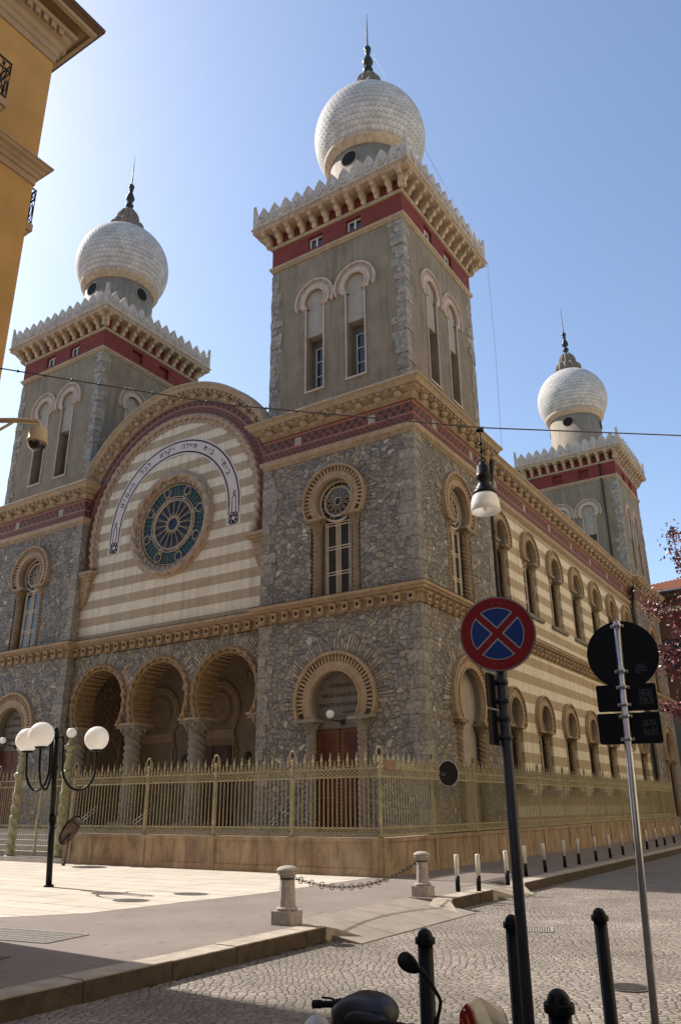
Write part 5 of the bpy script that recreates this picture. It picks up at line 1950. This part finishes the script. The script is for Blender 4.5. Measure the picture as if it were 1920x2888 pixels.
# ============================================================= HOUSES
YB = thing('yellow_house', (-8, -26, 0), 'ochre yellow house with moulded eaves at the upper left edge', 'house')
m = MB()
m.box(-17, -1.15, 0, 16.4, 13.3, 44)
m.build('wall', YELLOW, YB)
YP = [(-1.15, -44), (-1.15, -13.3), (-17, -13.3)]
m = MB()
m.sweep(YP, [(.0, 15.95), (.03, 15.95), (.03, 16.12), (.06, 16.14), (.06, 16.28), (.10, 16.32), (.13, 16.4), (.13, 16.46), (.2, 16.5), (.2, 16.66), (.27, 16.68), (.30, 16.76), (.0, 16.9)])
for x, y, a, l in along(YP, False, .19):
    b = MB(); b.box(-.055, .055, 16.505, 16.655, .19, .27); m.merge(b, a, (x, y, 0))
m.build('eave_moulding', EAVE, YB)
m = MB()
m.sweep(YP, [(.0, 16.86), (.52, 16.93), (.0, 17.3)])
m.build('soffit', M('soffit_render', (.25, .155, .085), var=.12, scale=2, bump=.2, streak=.2), YB)
m = MB()
m.sweep(YP, [(.44, 16.9), (.46, 16.86), (.54, 16.88), (.55, 16.97), (.4, 17.0)])
m.build('eave_edge', EAVE, YB)
m = MB()
m.sweep(YP, [(.40, 16.99), (.56, 16.98), (.63, 17.04), (.66, 17.05), (.66, 17.14), (.4, 17.2), (-3, 18.6)])
m.build('roof', EAVED, YB)
m = MB()
m.sweep(YP, [(.0, 12.74), (.03, 12.74), (.03, 12.88), (.07, 12.9), (.07, 12.98), (.12, 13.02), (.13, 13.06), (.20, 13.1), (.22, 13.16), (.24, 13.16), (.24, 13.2), (.0, 13.24)])
m.build('belt_moulding', EAVE, YB)
def balcony(pts, rail_pts, z0, z1, name='balcony'):
    m = MB()
    xs = [p[0] for p in pts]; ys = [p[1] for p in pts]
    m.box(min(xs), max(xs), z0, z0 + .16, -max(ys), -min(ys)); m.box(min(xs), max(xs) - .05, z0 - .1, z0 + .002, -max(ys) + .06, -min(ys) - .06)
    o = m.build(name, EAVE, YB)
    m = MB()
    for z in (z0 + .22, z1 - .22, z1):
        m.tube([(p[0], p[1], z) for p in rail_pts], .018, 5, smooth=False)
    for a, b in zip(rail_pts, rail_pts[1:]):
        a, b = Vector(a), Vector(b); l = (b - a).length; k = max(1, round(l / .15))
        for i in range(k + 1):
            p = a.lerp(b, i / k)
            m.tube([(p.x, p.y, z0 + .16), (p.x, p.y, z1)], .011, 4)
            if i < k:
                q = a.lerp(b, (i + .5) / k); d = (b - a).normalized()
                m.tube([(q.x + d.x * .06 * cos(t), q.y + d.y * .06 * cos(t), z1 - .11 + .09 * sin(t)) for t in [2 * pi * z / 10 for z in range(10)]], .009, 4, True)
                m.tube([(q.x + d.x * .05 * cos(t), q.y + d.y * .05 * cos(t), z0 + .5 + .2 * sin(t)) for t in [2 * pi * z / 10 for z in range(10)]], .009, 4, True)
    m.build('railing', BRONZE, o)
balcony([(-1.15, -17.2), (-.5, -14.42)], [(-1.15, -14.45), (-.54, -14.45), (-.54, -17.2), (-1.15, -17.2)], 13.30, 14.34)
balcony([(-3.6, -13.3), (-1.5, -12.95)], [(-1.53, -13.3), (-1.53, -12.98), (-3.6, -12.98), (-3.6, -13.3)], 12.1 - .05, 13.05)
for y in (-19.5, -23.5, -27.5, -31.5):
    for z in (1.2, 5.0, 8.9):
        m = MB(); m.box(-1.2, -1.13, z, z + 2.2, -y - .55, -y + .55)
        wy = m.build('window', GLASS, YB)
        m = MB()
        for q in (-1, 1):
            a, b = sorted((-y + q * .57, -y + q * 1.1))
            m.box(-1.145, -1.10, z, z + 2.2, a, b)
        m.box(-1.145, -1.05, z - .14, z - .002, -y - .7, -y + .7)
        m.build('shutters', M('shutter_green', (.05, .075, .055), var=.15, bump=.1) if 'shutter_green' not in bpy.data.materials else bpy.data.materials['shutter_green'], wy)
m = MB(); m.box(-1.2, -1.13, 13.5, 15.7, 15.2, 16.4)
m.build('balcony_door', GLASS, YB)

BH = thing('brick_house', (4, 52, 0), 'dark red brick house with tiled hip roof beyond the end of the synagogue', 'house')
m = MB(); m.box(-8, 16, 0, 16.9, -62, -45); m.build('wall', BACKRED, BH)
m = MB()
m.box(-8.7, 16.7, 16.8, 17.2, -62.7, -44.3); m.build('eave', EAVED, BH)
m = MB()
v = [(-9, 44, 17.2), (17, 44, 17.2), (17, 63, 17.2), (-9, 63, 17.2), (-1, 53, 20.25), (9, 53, 20.25)]
m.add(v, [(0, 1, 5, 4), (1, 2, 5), (2, 3, 4, 5), (3, 0, 4)])
for i in range(88):
    x = -8.9 + 25.8 * i / 87
    t1 = 1 if -1 <= x <= 9 else ((x + 9) / 8 if x < -1 else (17 - x) / 8)
    m.tube([(x, 44.02, 17.24), (x, 44 + 9 * t1, 17.24 + 3.05 * t1)], .13, 5, cap=False)
m.build('roof', TILE, BH)
m = MB(); m.tube([(-9.1, 43.9, 17.15), (17.1, 43.9, 17.15)], .14, 8); m.build('gutter', POLEG, BH)
m = MB()
m.add([(-2.6, 44.3, 16.0), (15, 44.3, 16.0), (15, 42.9, 15.2), (-2.6, 42.9, 15.2)], [(0, 1, 2, 3)])
m.cur = 1
for i in range(19):
    x = -2.6 + 17.6 * i / 18
    m.tube([(x, 44.3, 16.02), (x, 42.9, 15.22)], .035, 4)
m.tube([(-2.6, 42.9, 15.2), (15, 42.9, 15.2)], .05, 5)
for x in (-2.5, 3, 9, 14.9):
    m.tube([(x, 45.0, 15.4), (x, 42.95, 15.17)], .04, 4)
m.cur = 0
aw = m.build('awning', [GLAZE, BRONZE], BH)
for x in (-1.6, 1.4, 4.4, 7.4):
    for z in (3.0, 7.0, 11.0):
        m = MB(); m.box(x - .7, x + .7, z, z + 2.0, -45.05, -44.96); o = m.build('window', GLASS, BH)
m = MB(); m.box(-1.9, 15.0, 12.2, 13.6, -45.06, -44.965); m.build('window', GLASS, BH)

OB = thing('opposite_house', (22, 10, 0), 'cream sunlit house across the street, outside the picture', 'house')  # unseen house, made pale and close to bounce sunlight onto the side wall
m = MB(); m.box(13.6, 28, -.18, 19, -60, 14); 
OBW = M('cream_render', (.80, .68, .47), var=.08, scale=1.2, bump=.2, bscale=60, streak=.15)
m.build('wall', OBW, OB)
m = MB()
m.sweep([(13.6, 60), (13.6, -14)], [(0, 18.2), (.3, 18.5), (.5, 18.9), (.5, 19.1), (0, 19.3)])
m.build('cornice', OBW, OB)
for y in range(-12, 58, 6):
    for z in (1.2, 5.2, 9.4, 13.6):
        m = MB(); m.box(13.55, 13.62, z, z + 2.3, -y - 1.0, -y)
        m.build('window', GLASS, OB)
CH = thing('added_corner_house', (22, -40, 0), 'added brown house behind the camera blocking sky light, outside the picture', 'house')  # unseen house added to block the sky and deepen the foreground shade
m = MB(); m.box(12.2, 28, -.18, 20, 17.5, 60); m.build('wall', M('brown_render', (.26, .18, .11), var=.1, scale=1.2, bump=.2, bscale=60), CH)
m = MB(); m.sweep([(12.2, -17.5), (12.2, -60)], [(0, 19.2), (.3, 19.5), (.6, 19.9), (.6, 20.1), (0, 20.3)]); m.build('cornice', EAVE, CH)
for y in range(-58, -20, 5):
    for z in (1.2, 5.2, 9.4, 13.6):
        m = MB(); m.box(12.15, 12.22, z, z + 2.3, -y - 1.2, -y)
        m.build('window', GLASS, CH)
m = MB()
plan_slab(m, [(11.6, -45), (13.6, -45), (13.6, 70), (11.6, 70)], -.15, 0)
structure(m.build('far_pavement', ASPHALT))

# netting on a scaffold behind the far end of the synagogue
t = thing('scaffold_screen', (1.2, 36.6, 0), 'grey-green scaffold netting stretched behind the far corner of the synagogue', 'netting')
m = MB()
K = 14
vs = [(-.9 + 5 * i / K, 36.5 + .08 * sin(i * 1.9 + j), z) for j, z in enumerate((2.6, 4.6, 6.0, 7.3)) for i in range(K + 1)]
vs = [(x, y, z - (.0 if j < 45 else .22 * (x + .9))) for j, (x, y, z) in enumerate(vs)]
m.add(vs, [(r * (K + 1) + i, r * (K + 1) + i + 1, (r + 1) * (K + 1) + i + 1, (r + 1) * (K + 1) + i) for r in range(3) for i in range(K)], smooth=True)
m.build('netting', TARP, t)
m = MB()
for x in (-.9, .8, 2.5, 4.1):
    m.tube([(x, 36.62, 0), (x, 36.62, 7.2)], .03, 6)
for z in (2.6, 4.9):
    m.tube([(-.9, 36.62, z), (4.1, 36.62, z)], .03, 6)
m.build('poles', STEEL, t)

# ============================================================= PLUM TREE
TR = thing('plum_tree', (9.55, -5.9, -.18), 'purple-leaved plum tree reaching in at the right edge', 'tree')
BRS = [[(8.55, -6.48, 4.58), (8.26, -6.35, 5.01), (8.14, -6.55, 5.29), (8.16, -6.66, 5.83)],
       [(8.48, -6.46, 4.16), (8.15, -6.35, 4.3), (7.86, -6.34, 4.41), (7.61, -6.33, 4.59), (7.46, -6.39, 4.79)],
       [(8.39, -6.34, 3.77), (8.06, -6.38, 3.66), (7.78, -6.38, 3.83), (7.58, -6.44, 3.95)],
       [(8.31, -6.22, 3.38), (8.04, -6.52, 3.37), (7.83, -6.7, 3.47), (7.65, -6.79, 3.68)],
       [(8.26, -6.14, 3.12), (7.96, -6.49, 2.91), (7.74, -6.73, 2.84), (7.61, -6.88, 2.98)],
       [(8.52, -6.44, 4.45), (8.37, -7.06, 4.48), (8.2, -7.11, 4.36), (8.0, -7.04, 3.91)]]
rr = random.Random(17)
for i in range(46):
    a = rr.uniform(-2.3, 2.4); rad = rr.uniform(.9, 1.9); h = rr.uniform(2.7, 6.2)
    s0 = Vector((9.5, -5.9, min(h - .4, rr.uniform(2.2, 4.55)))); e1 = Vector((9.5 + rad * cos(a), -5.9 + rad * sin(a), h))
    mid = s0.lerp(e1, .5) + Vector((rr.uniform(-.2, .2), rr.uniform(-.2, .2), rr.uniform(-.1, .3)))
    BRS.append([s0, mid, e1])
m = MB()
m.tube([(9.55, -5.9, -.18), (9.57, -5.88, .9), (9.52, -5.9, 2.0), (9.5, -5.9, 3.0), (9.48, -5.92, 4.6)], [.11, .09, .08, .065, .03], 9)
for b in BRS[:6]:
    m.tube([Vector((9.5, -5.9, b[0][2] - .7))] + [Vector(p) for p in b], [.03, .02] + [.013 - .003 * i for i in range(len(b) - 1)], 5)
for b in BRS[6:]:
    m.tube(b, [.025, .015, .005], 4)
m.build('trunk', M('plum_bark', (.05, .032, .026), var=.3, scale=20, bump=.5), TR)
m = MB()
def leaf(p, sz, tone):
    d = Vector((rr.gauss(0, 1), rr.gauss(0, 1), rr.gauss(-.2, .8))).normalized(); s_ = d.cross(Vector((rr.gauss(0, 1), rr.gauss(0, 1), rr.gauss(0, 1)))).normalized()
    n = d.cross(s_) * sz * .12
    m.add([p, p + d * sz * .5 + s_ * sz * .3 + n, p + d * sz, p + d * sz * .5 - s_ * sz * .3 + n], [(0, 1, 2), (0, 2, 3)], tone)
for bi, b in enumerate(BRS):
    b = [Vector(p) for p in b]
    for i in range(len(b) - 1):
        l = (b[i + 1] - b[i]).length
        st = 1 if bi < 6 else (0 if i else 99)
        if st == 99:
            continue
        for q in range(int(l * (430 if bi < 6 else 110))):
            p = b[i].lerp(b[i + 1], rr.random()); f_ = rr.random()
            sp = .055 + .07 * max(0, sin(p.y * 9 + p.z * 11 + bi))
            p += Vector((rr.gauss(0, sp), rr.gauss(0, sp), rr.gauss(0, sp)))
            k = rr.uniform(.5, 1.4)
            leaf(p, rr.uniform(.045, .085), (k, k * rr.uniform(.8, 1.2), k) if rr.random() > .14 else (k * 3.6, k * 14, k * 11))  # some leaves coloured pale pink as painted highlights
o = m.build('crown', M('plum_leaves', (.12, .014, .022), rough=.3, var=.2, scale=20, bump=0, tone=True, spec=.7), TR)

# ============================================================= SIGNS IN THE FOREGROUND
def plate_frame(c, nrm):
    nrm = Vector(nrm).normalized(); u = Vector((0, 0, 1)).cross(nrm).normalized(); v = nrm.cross(u)
    return Vector(c), u, v, nrm
def flat(m, fr_, out, n):
    c, u, v, w_ = fr_
    m.add([c + u * p[0] + v * p[1] + w_ * n for p in out], [tuple(range(len(out)))])
def rrect(w_, h_, r, k=5):
    o = []
    for cx, cy, a in ((w_ / 2 - r, h_ / 2 - r, 0), (-w_ / 2 + r, h_ / 2 - r, 90), (-w_ / 2 + r, -h_ / 2 + r, 180), (w_ / 2 - r, -h_ / 2 + r, 270)):
        o += [(cx + r * cos(radians(a + 90 * i / k)), cy + r * sin(radians(a + 90 * i / k))) for i in range(k + 1)]
    return o
def plate(m, fr_, out, th):
    c, u, v, w_ = fr_; k = len(out)
    a = [c + u * p[0] + v * p[1] + w_ * th / 2 for p in out]; b = [q - w_ * th for q in a]
    m.add(a + b, [tuple(range(k)), tuple(range(2 * k - 1, k - 1, -1))] + [(i, k + i, k + (i + 1) % k, (i + 1) % k) for i in range(k)])
def clamp(m, c, r, d, w_):
    """strap round a post with two ears, d = towards the plate"""
    c = Vector(c); d = Vector(d).normalized(); s_ = Vector((-d.y, d.x, 0))
    m.lathe(c + Vector((0, 0, -.012)), [(r + .004, 0), (r + .007, .003), (r + .007, .022), (r + .004, .025)], 18, cap=False)
    for q in (-1, 1):
        e = c + d * (r + .006) + s_ * q * (r + .010)
        m.cbox(e, .014, .026, .022, atan2(d.y, d.x))
        m.lathe(e + Vector((0, 0, -.006)) - d * .015, [(.008, 0), (.008, .012)], 8)

# no-stopping sign
P1 = Vector((8.58, -15.886, -.18))
t = thing('no_stopping_sign', P1, 'round red and blue no-stopping sign with a red cross, facing us on a dark pole', 'road sign')
m = MB()
m.tube([P1, P1 + Vector((0, 0, 2.72))], .028, 20); m.ball(P1 + Vector((0, 0, 2.72)), .028, 14, .4)
m.build('pole', POLEG, t)
n1 = Vector((.30, -.95, -.02))
c1 = Vector((8.58, -15.886, 2.389)) + n1.normalized() * .042
fr1 = plate_frame(c1, n1)
RSG = .21
circ = lambda r, k=56: [(r * cos(2 * pi * i / k), r * sin(2 * pi * i / k)) for i in range(k)]
m = MB(); plate(m, fr1, circ(RSG), .014)
dsk = m.build('sign_disc', POLEG, t)
m = MB(); flat(m, fr1, circ(RSG * .985), .0085); m.build('white_rim', SIGNWHITE, dsk)
m = MB(); flat(m, fr1, circ(RSG * .965), .0095); m.build('red_ring', SIGNRED, dsk)
def quadrant(r, off, base, k=14):
    """blue quarter between the arms of the cross"""
    a0 = asin(off / r); pts = [(off, off)] + [(r * cos(a0 + (pi / 2 - 2 * a0) * i / k), r * sin(a0 + (pi / 2 - 2 * a0) * i / k)) for i in range(k + 1)]
    ca, sa = cos(base), sin(base)
    return [(x * ca - y * sa, x * sa + y * ca) for x, y in pts]
m = MB(); mb_ = MB()
for q in range(4):
    b = pi / 4 + q * pi / 2 - radians(1)
    flat(m, fr1, quadrant(RSG * .70, RSG * .085, b), .0105)
    flat(mb_, fr1, quadrant(RSG * .675, RSG * .123, b), .0115)
m.build('white_edge', SIGNWHITE, dsk); mb_.build('blue_quarter', SIGNBLUE, dsk)
m = MB()
for x, y in ((-.035, .80), (.07, .80), (-.07, -.80), (.035, -.80)):
    c = fr1[0] + fr1[1] * x * RSG * 2 + fr1[2] * y * RSG
    m.ball(c + fr1[3] * .010, .0045, 8, .7)
m.build('rivets', STEEL, dsk)
# two supplementary plates on the same pole, turned almost edge-on
n2 = Vector((1, .02, 0)); d2 = -n2.normalized()
m = MB(); cl = MB()
for zc, h_ in ((2.075, .185), (1.88, .185)):
    c = Vector((8.58, -15.886, zc)) + d2 * .04 - Vector((d2.y, -d2.x, 0)) * -.0
    plate(m, plate_frame(c, n2), rrect(.27, h_, .015), .006)
    for dz in (-.05, .05):
        cl = MB(); clamp(cl, (8.58, -15.886, zc + dz), .028, d2, .1); cl.build('clamp', POLEG, t)
    m.build('side_plate', SIGNBACK, t); m = MB()
for z in (2.30, 2.47):
    cl = MB(); clamp(cl, (8.58, -15.886, z), .028, n1, .1); cl.build('clamp', POLEG, t)

# sign seen from behind
P2 = Vector((8.66, -13.90, -.18)); T2 = Vector((8.752, -13.843, 2.82))
t = thing('sign_from_behind', P2, 'steel pole carrying a round sign and two square plates, all seen from their black backs', 'road sign')
m = MB(); m.tube([P2, T2], .0255, 20); m.lathe(T2 + Vector((0, 0, -.003)), [(.0255, 0), (.024, .006), (0, .008)], 20)
m.build('pole', STEEL, t)
def p2(z):
    return P2.lerp(T2, (z + .18) / 3.0)
n3 = Vector((.23, -.97, .02)).normalized()
def back(c):
    return c - n3 * .045
m = MB(); fr2 = plate_frame(back(p2(2.571)) + Vector((.02, .006, 0)), n3)
plate(m, fr2, circ(.262), .012)
sb = m.build('sign_disc', SIGNBACK, t)
m = MB()
for zc, h_ in ((2.245, .20), (2.02, .225)):
    fr3 = plate_frame(back(p2(zc)) + Vector((.02, .006, 0)), n3)
    plate(m, fr3, rrect(.43 if h_ < .21 else .445, h_, .016), .008)
    m.build('square_plate', SIGNBACK, t); m = MB()
for z in (2.79, 2.44, 2.32, 2.19, 2.105, 1.94):
    cl = MB(); clamp(cl, p2(z), .0255, -n3, .1); cl.build('clamp', STEEL, t)
m = MB()
rr = random.Random(8)
fr2 = plate_frame(back(p2(2.571)) + Vector((.02, .006, 0)), n3)
for i, (w_, dx) in enumerate(((.05, 0), (.062, .004), (.066, .006), (.072, -.002), (.09, 0), (.035, -.02))):
    y = -.085 - i * .0125
    x = .115 + dx
    q = -w_ / 2
    while q < w_ / 2:
        l = rr.uniform(.003, .009)
        flat(m, fr2, [(x + q, y), (x + q + l, y), (x + q + l, y + .005), (x + q, y + .005)], .0068)
        q += l + .002
for zc, x in ((2.245, .135), (2.02, .14)):
    f3 = plate_frame(back(p2(zc)) + Vector((.02, .006, 0)), n3)
    for i in range(6):
        xx = x - .03 + i * .012; y = -.04
        while y < .045:
            l = rr.uniform(.004, .016)
            if rr.random() < .75:
                flat(m, f3, [(xx, y), (xx + .006, y), (xx + .006, y + l), (xx, y + l)], .0046)
            y += l + .003
    for a, b, c_, d_ in ((-.042, -.052, .088, .003), (-.042, .052, .088, .003), (-.042, -.052, .003, .107), (.044, -.052, .003, .107)):
        flat(m, f3, [(x + a, b), (x + a + c_, b), (x + a + c_, b + d_), (x + a, b + d_)], .0045)
m.build('maker_labels', STICKER, sb)

# ============================================================= SCOOTERS
SCB = M('scooter_dark_plastic', (.006, .006, .008), rough=.45, var=.2, bump=.15, bscale=120, bdist=.002)
SCP = M('scooter_grey_paint', (.016, .016, .023), rough=.4, var=.1, bump=0, spec=.35)
SCR = M('scooter_red', (.26, .012, .012), rough=.3, var=.1, bump=0, spec=.5)
SCW = M('scooter_white', (.55, .56, .57), rough=.3, var=.06, bump=0, spec=.5)
SCF = M('scooter_flame', (.50, .12, .02), rough=.35, var=.15, bump=0)
SCL = glassy('windscreen', (.75, .72, .60), .08, .4, .93)
RUB = M('rubber', (.006, .006, .006), rough=.8, var=.2, bump=.2)
def ellip(m, c, rx, ry, rz, rot=0.0, n=20, tilt=0.0):
    k = n // 2; ca, sa = cos(rot), sin(rot); ct, st = cos(tilt), sin(tilt)
    vs = []
    for i in range(k + 1):
        th = pi * i / k
        for j in range(n):
            ph = 2 * pi * j / n
            x, y, z = rx * sin(th) * cos(ph), ry * sin(th) * sin(ph), -rz * cos(th)
            y, z = y * ct - z * st, y * st + z * ct
            vs.append((c[0] + x * ca - y * sa, c[1] + x * sa + y * ca, c[2] + z))
    m.add(vs, [(i * n + j, i * n + (j + 1) % n, (i + 1) * n + (j + 1) % n, (i + 1) * n + j) for i in range(k) for j in range(n)], smooth=True)
def loft(m, secs, n=18, p=2.5):
    """smooth body through super-elliptic sections (centre, half width, half height) along y"""
    vs = []
    for c, hw, hh in secs:
        for j in range(n):
            a = 2 * pi * j / n
            x = hw * math.copysign(abs(cos(a)) ** (2 / p), cos(a)); z = hh * math.copysign(abs(sin(a)) ** (2 / p), sin(a))
            vs.append((c[0] + x, c[1], c[2] + z))
    k = len(secs)
    m.add(vs, [(i * n + j, i * n + (j + 1) % n, (i + 1) * n + (j + 1) % n, (i + 1) * n + j) for i in range(k - 1) for j in range(n)], smooth=True)
    m.add(vs[:n], [tuple(range(n))]); m.add(vs[-n:], [tuple(range(n))])
def wheel(m, rim, c, r):
    m.tube([(c[0], c[1] + r * cos(a), c[2] + r * sin(a)) for a in [2 * pi * i / 28 for i in range(28)]], .042, 10, True)
    for i in range(5):
        a = 2 * pi * i / 5
        rim.tube([c, (c[0], c[1] + r * .85 * cos(a), c[2] + r * .85 * sin(a))], .014, 5)
    rim.tube([(c[0], c[1] + r * .82 * cos(a), c[2] + r * .82 * sin(a)) for a in [2 * pi * i / 24 for i in range(24)]], .016, 6, True)
    rim.tube([(c[0] - .06, c[1], c[2]), (c[0] + .06, c[1], c[2])], .028, 10)

def scooter(x, y, label, dark=True):
    """heads towards +y; handlebar at about z = .6 in this street's scale"""
    G = -.18
    t = thing('scooter', (x, y - .45, G), label, 'scooter')
    body = SCP if dark else SCR
    m = MB()
    loft(m, [((x, y - 1.28, G + .50), .03, .03), ((x, y - 1.2, G + .50), .09, .07), ((x, y - .95, G + .44), .12, .12), ((x, y - .65, G + .40), .12, .14), ((x, y - .5, G + .30), .10, .12),
             ((x, y - .4, G + .17), .11, .05), ((x, y - .2, G + .16), .12, .04), ((x, y - .12, G + .24), .13, .12), ((x, y - .06, G + .38), .14, .2), ((x, y + .02, G + .42), .12, .2), ((x, y + .07, G + .42), .05, .12)])
    m.build('body', body, t)
    m = MB()
    loft(m, [((x, y - 1.16, G + .58), .06, .02), ((x, y - 1.0, G + .585), .11, .035), ((x, y - .75, G + .57), .11, .04), ((x, y - .58, G + .545), .09, .035), ((x, y - .52, G + .52), .04, .02)])
    m.build('seat', RUB, t)
    for cy in (y + .08, y - 1.02):
        m = MB(); r_ = MB(); wheel(m, r_, (x, cy, G + .175), .135)
        wo = m.build('wheel', RUB, t); r_.build('rim', STEEL, wo)
    m = MB(); m.tube([(x, y - .02, G + .62), (x, y + .08, G + .175)], .022, 8); m.tube([(x + .05, y + .08, G + .175), (x + .05, y + .04, G + .42)], .018, 8)
    m.build('fork', SCB, t)
    return t, G

# dark scooter: handlebar with dash fairing, grips and an egg-shaped mirror on a bent stem
def ell3(m, c, A, B, Cc, n=22, egg=0.0):
    k = n // 2; vs = []
    c, A, B, Cc = Vector(c), Vector(A), Vector(B), Vector(Cc)
    for i in range(k + 1):
        th = pi * i / k
        f_ = 1 - egg * cos(th)
        for j in range(n):
            ph = 2 * pi * j / n
            vs.append(c + A * cos(th) + (B * cos(ph) + Cc * sin(ph)) * sin(th) * f_)
    m.add(vs, [(i * n + j, i * n + (j + 1) % n, (i + 1) * n + (j + 1) % n, (i + 1) * n + j) for i in range(k) for j in range(n)], smooth=True)
t, G = scooter(8.03, -16.44, 'dark grey scooter with black mirror on a bent stem, cut by the lower edge')
m = MB()
loft(m, [((8.03, -16.60, .575), .10, .035), ((8.035, -16.565, .59), .145, .07), ((8.04, -16.50, .598), .15, .078), ((8.03, -16.42, .602), .14, .074), ((8.0, -16.34, .595), .10, .055), ((7.985, -16.30, .585), .04, .03)], 30, 2.2)
m.build('dash_fairing', SCP, t)
m = MB()
loft(m, [((8.075, -16.625, .56), .075, .03), ((8.08, -16.605, .575), .10, .045), ((8.085, -16.57, .585), .105, .05)], 24, 2.4)
m.build('instrument_panel', SCB, t)
m = MB()
m.tube([(7.92, -16.50, .612), (7.885, -16.505, .616), (7.86, -16.508, .617)], [.036, .026, .018], 12)
m.tube([(7.865, -16.508, .617), (7.775, -16.515, .608)], .0145, 12); m.tube([(7.80, -16.512, .611), (7.757, -16.516, .607)], .0185, 12)
m.tube([(7.88, -16.47, .62), (7.82, -16.46, .628), (7.775, -16.47, .63)], .005, 6)
m.build('left_grip', RUB, t)
m = MB()
m.tube([(8.40, -16.55, .575), (8.25, -16.60, .59), (8.19, -16.63, .595)], [.016, .02, .02], 12)
m.tube([(8.19, -16.63, .595), (8.13, -16.655, .601), (8.108, -16.662, .603)], [.021, .021, .018], 12)
m.tube([(8.28, -16.58, .585), (8.36, -16.60, .592), (8.48, -16.58, .585)], .012, 10); m.cbox((8.33, -16.58, .585), .07, .05, .03)
m.build('right_grip', RUB, t)
m = MB()
m.tube([(8.395, -16.51, .565), (8.402, -16.50, .625)], .0125, 10)
m.tube([(8.402, -16.50, .61), (8.418, -16.50, .655), (8.424, -16.50, .685), (8.416, -16.50, .702), (8.385, -16.50, .742), (8.356, -16.50, .778), (8.325, -16.50, .80)], [.0075, .0075, .008, .008, .0085, .011, .016], 10)
ms = m.build('mirror_stem', RUB, t)
m = MB()
rv_ = Vector((.875, .484, 0)); zv_ = Vector((0, 0, 1)); dv_ = Vector((.484, -.875, 0))
ax = (rv_ * .80 - zv_ * .60); bx_ = (rv_ * .60 + zv_ * .80)
ell3(m, (8.272, -16.5, .818), ax * .056, bx_ * .037, dv_ * .016, 26, .22)
mm_ = m.build('mirror', SCB, ms)
mm_['label'] = 'black oval mirror back'
m = MB(); ellip(m, (7.765, -16.50, .505), .058, .07, .056, 0, 24)
m.build('white_cover', SCW, t)
m = MB(); m.tube([(7.868, -16.54, .42), (7.872, -16.535, .50), (7.882, -16.53, .56), (7.90, -16.53, .59)], .010, 8); ellip(m, (7.88, -16.53, .47), .02, .03, .08)
m.build('red_trim', SCR, t)

# red scooter with a clear windscreen
t, G = scooter(8.60, -16.60, 'red scooter with a small clear windscreen and flame decal, cut by the lower edge', False)
m = MB()
def sheet(m, pts, th):
    k = len(pts); a = [Vector(p) for p in pts]; n_ = (a[1] - a[0]).cross(a[2] - a[0]).normalized() * th
    m.add(a + [p + n_ for p in a], [tuple(range(k)), tuple(range(2 * k - 1, k - 1, -1))] + [(i, k + i, k + (i + 1) % k, (i + 1) % k) for i in range(k)])
fa = [(8.52, -16.50, .46), (8.506, -16.50, .58), (8.512, -16.50, .65), (8.527, -16.50, .672), (8.545, -16.50, .69), (8.57, -16.50, .66), (8.592, -16.50, .60), (8.61, -16.50, .46)]
sheet(m, fa, .02)
fo = m.build('fairing', SCR, t)
m = MB()
for p0, p1, p2_ in (((8.535, .55), (8.545, .60), (8.528, .635)), ((8.552, .53), (8.572, .60), (8.552, .655)), ((8.585, .54), (8.588, .58), (8.572, .62))):
    m.tube([(p0[0], -16.524, p0[1]), (p1[0], -16.523, p1[1]), (p2_[0], -16.521, p2_[1])], [.009, .006, .0015], 5)
m.build('flame_decal', SCF, fo)
m = MB(); m.ball((8.545, -16.522, .668), .006, 10); m.build('screw', STEEL, fo)
m = MB()
sheet(m, [(8.548, -16.47, .68), (8.575, -16.465, .706), (8.595, -16.465, .712), (8.70, -16.475, .683), (8.715, -16.48, .66), (8.735, -16.485, .60), (8.745, -16.49, .46), (8.56, -16.49, .46)], .004)
m.build('windscreen', SCL, t)
m = MB(); ellip(m, (8.775, -16.50, .60), .03, .02, .035, .4, 18); m.tube([(8.75, -16.5, .5), (8.77, -16.5, .6)], .008, 8)
m.build('mirror', SCB, t)
m = MB(); m.tube([(8.45, -16.56, .50), (8.76, -16.56, .50)], .014, 10); m.build('handlebar', RUB, t)
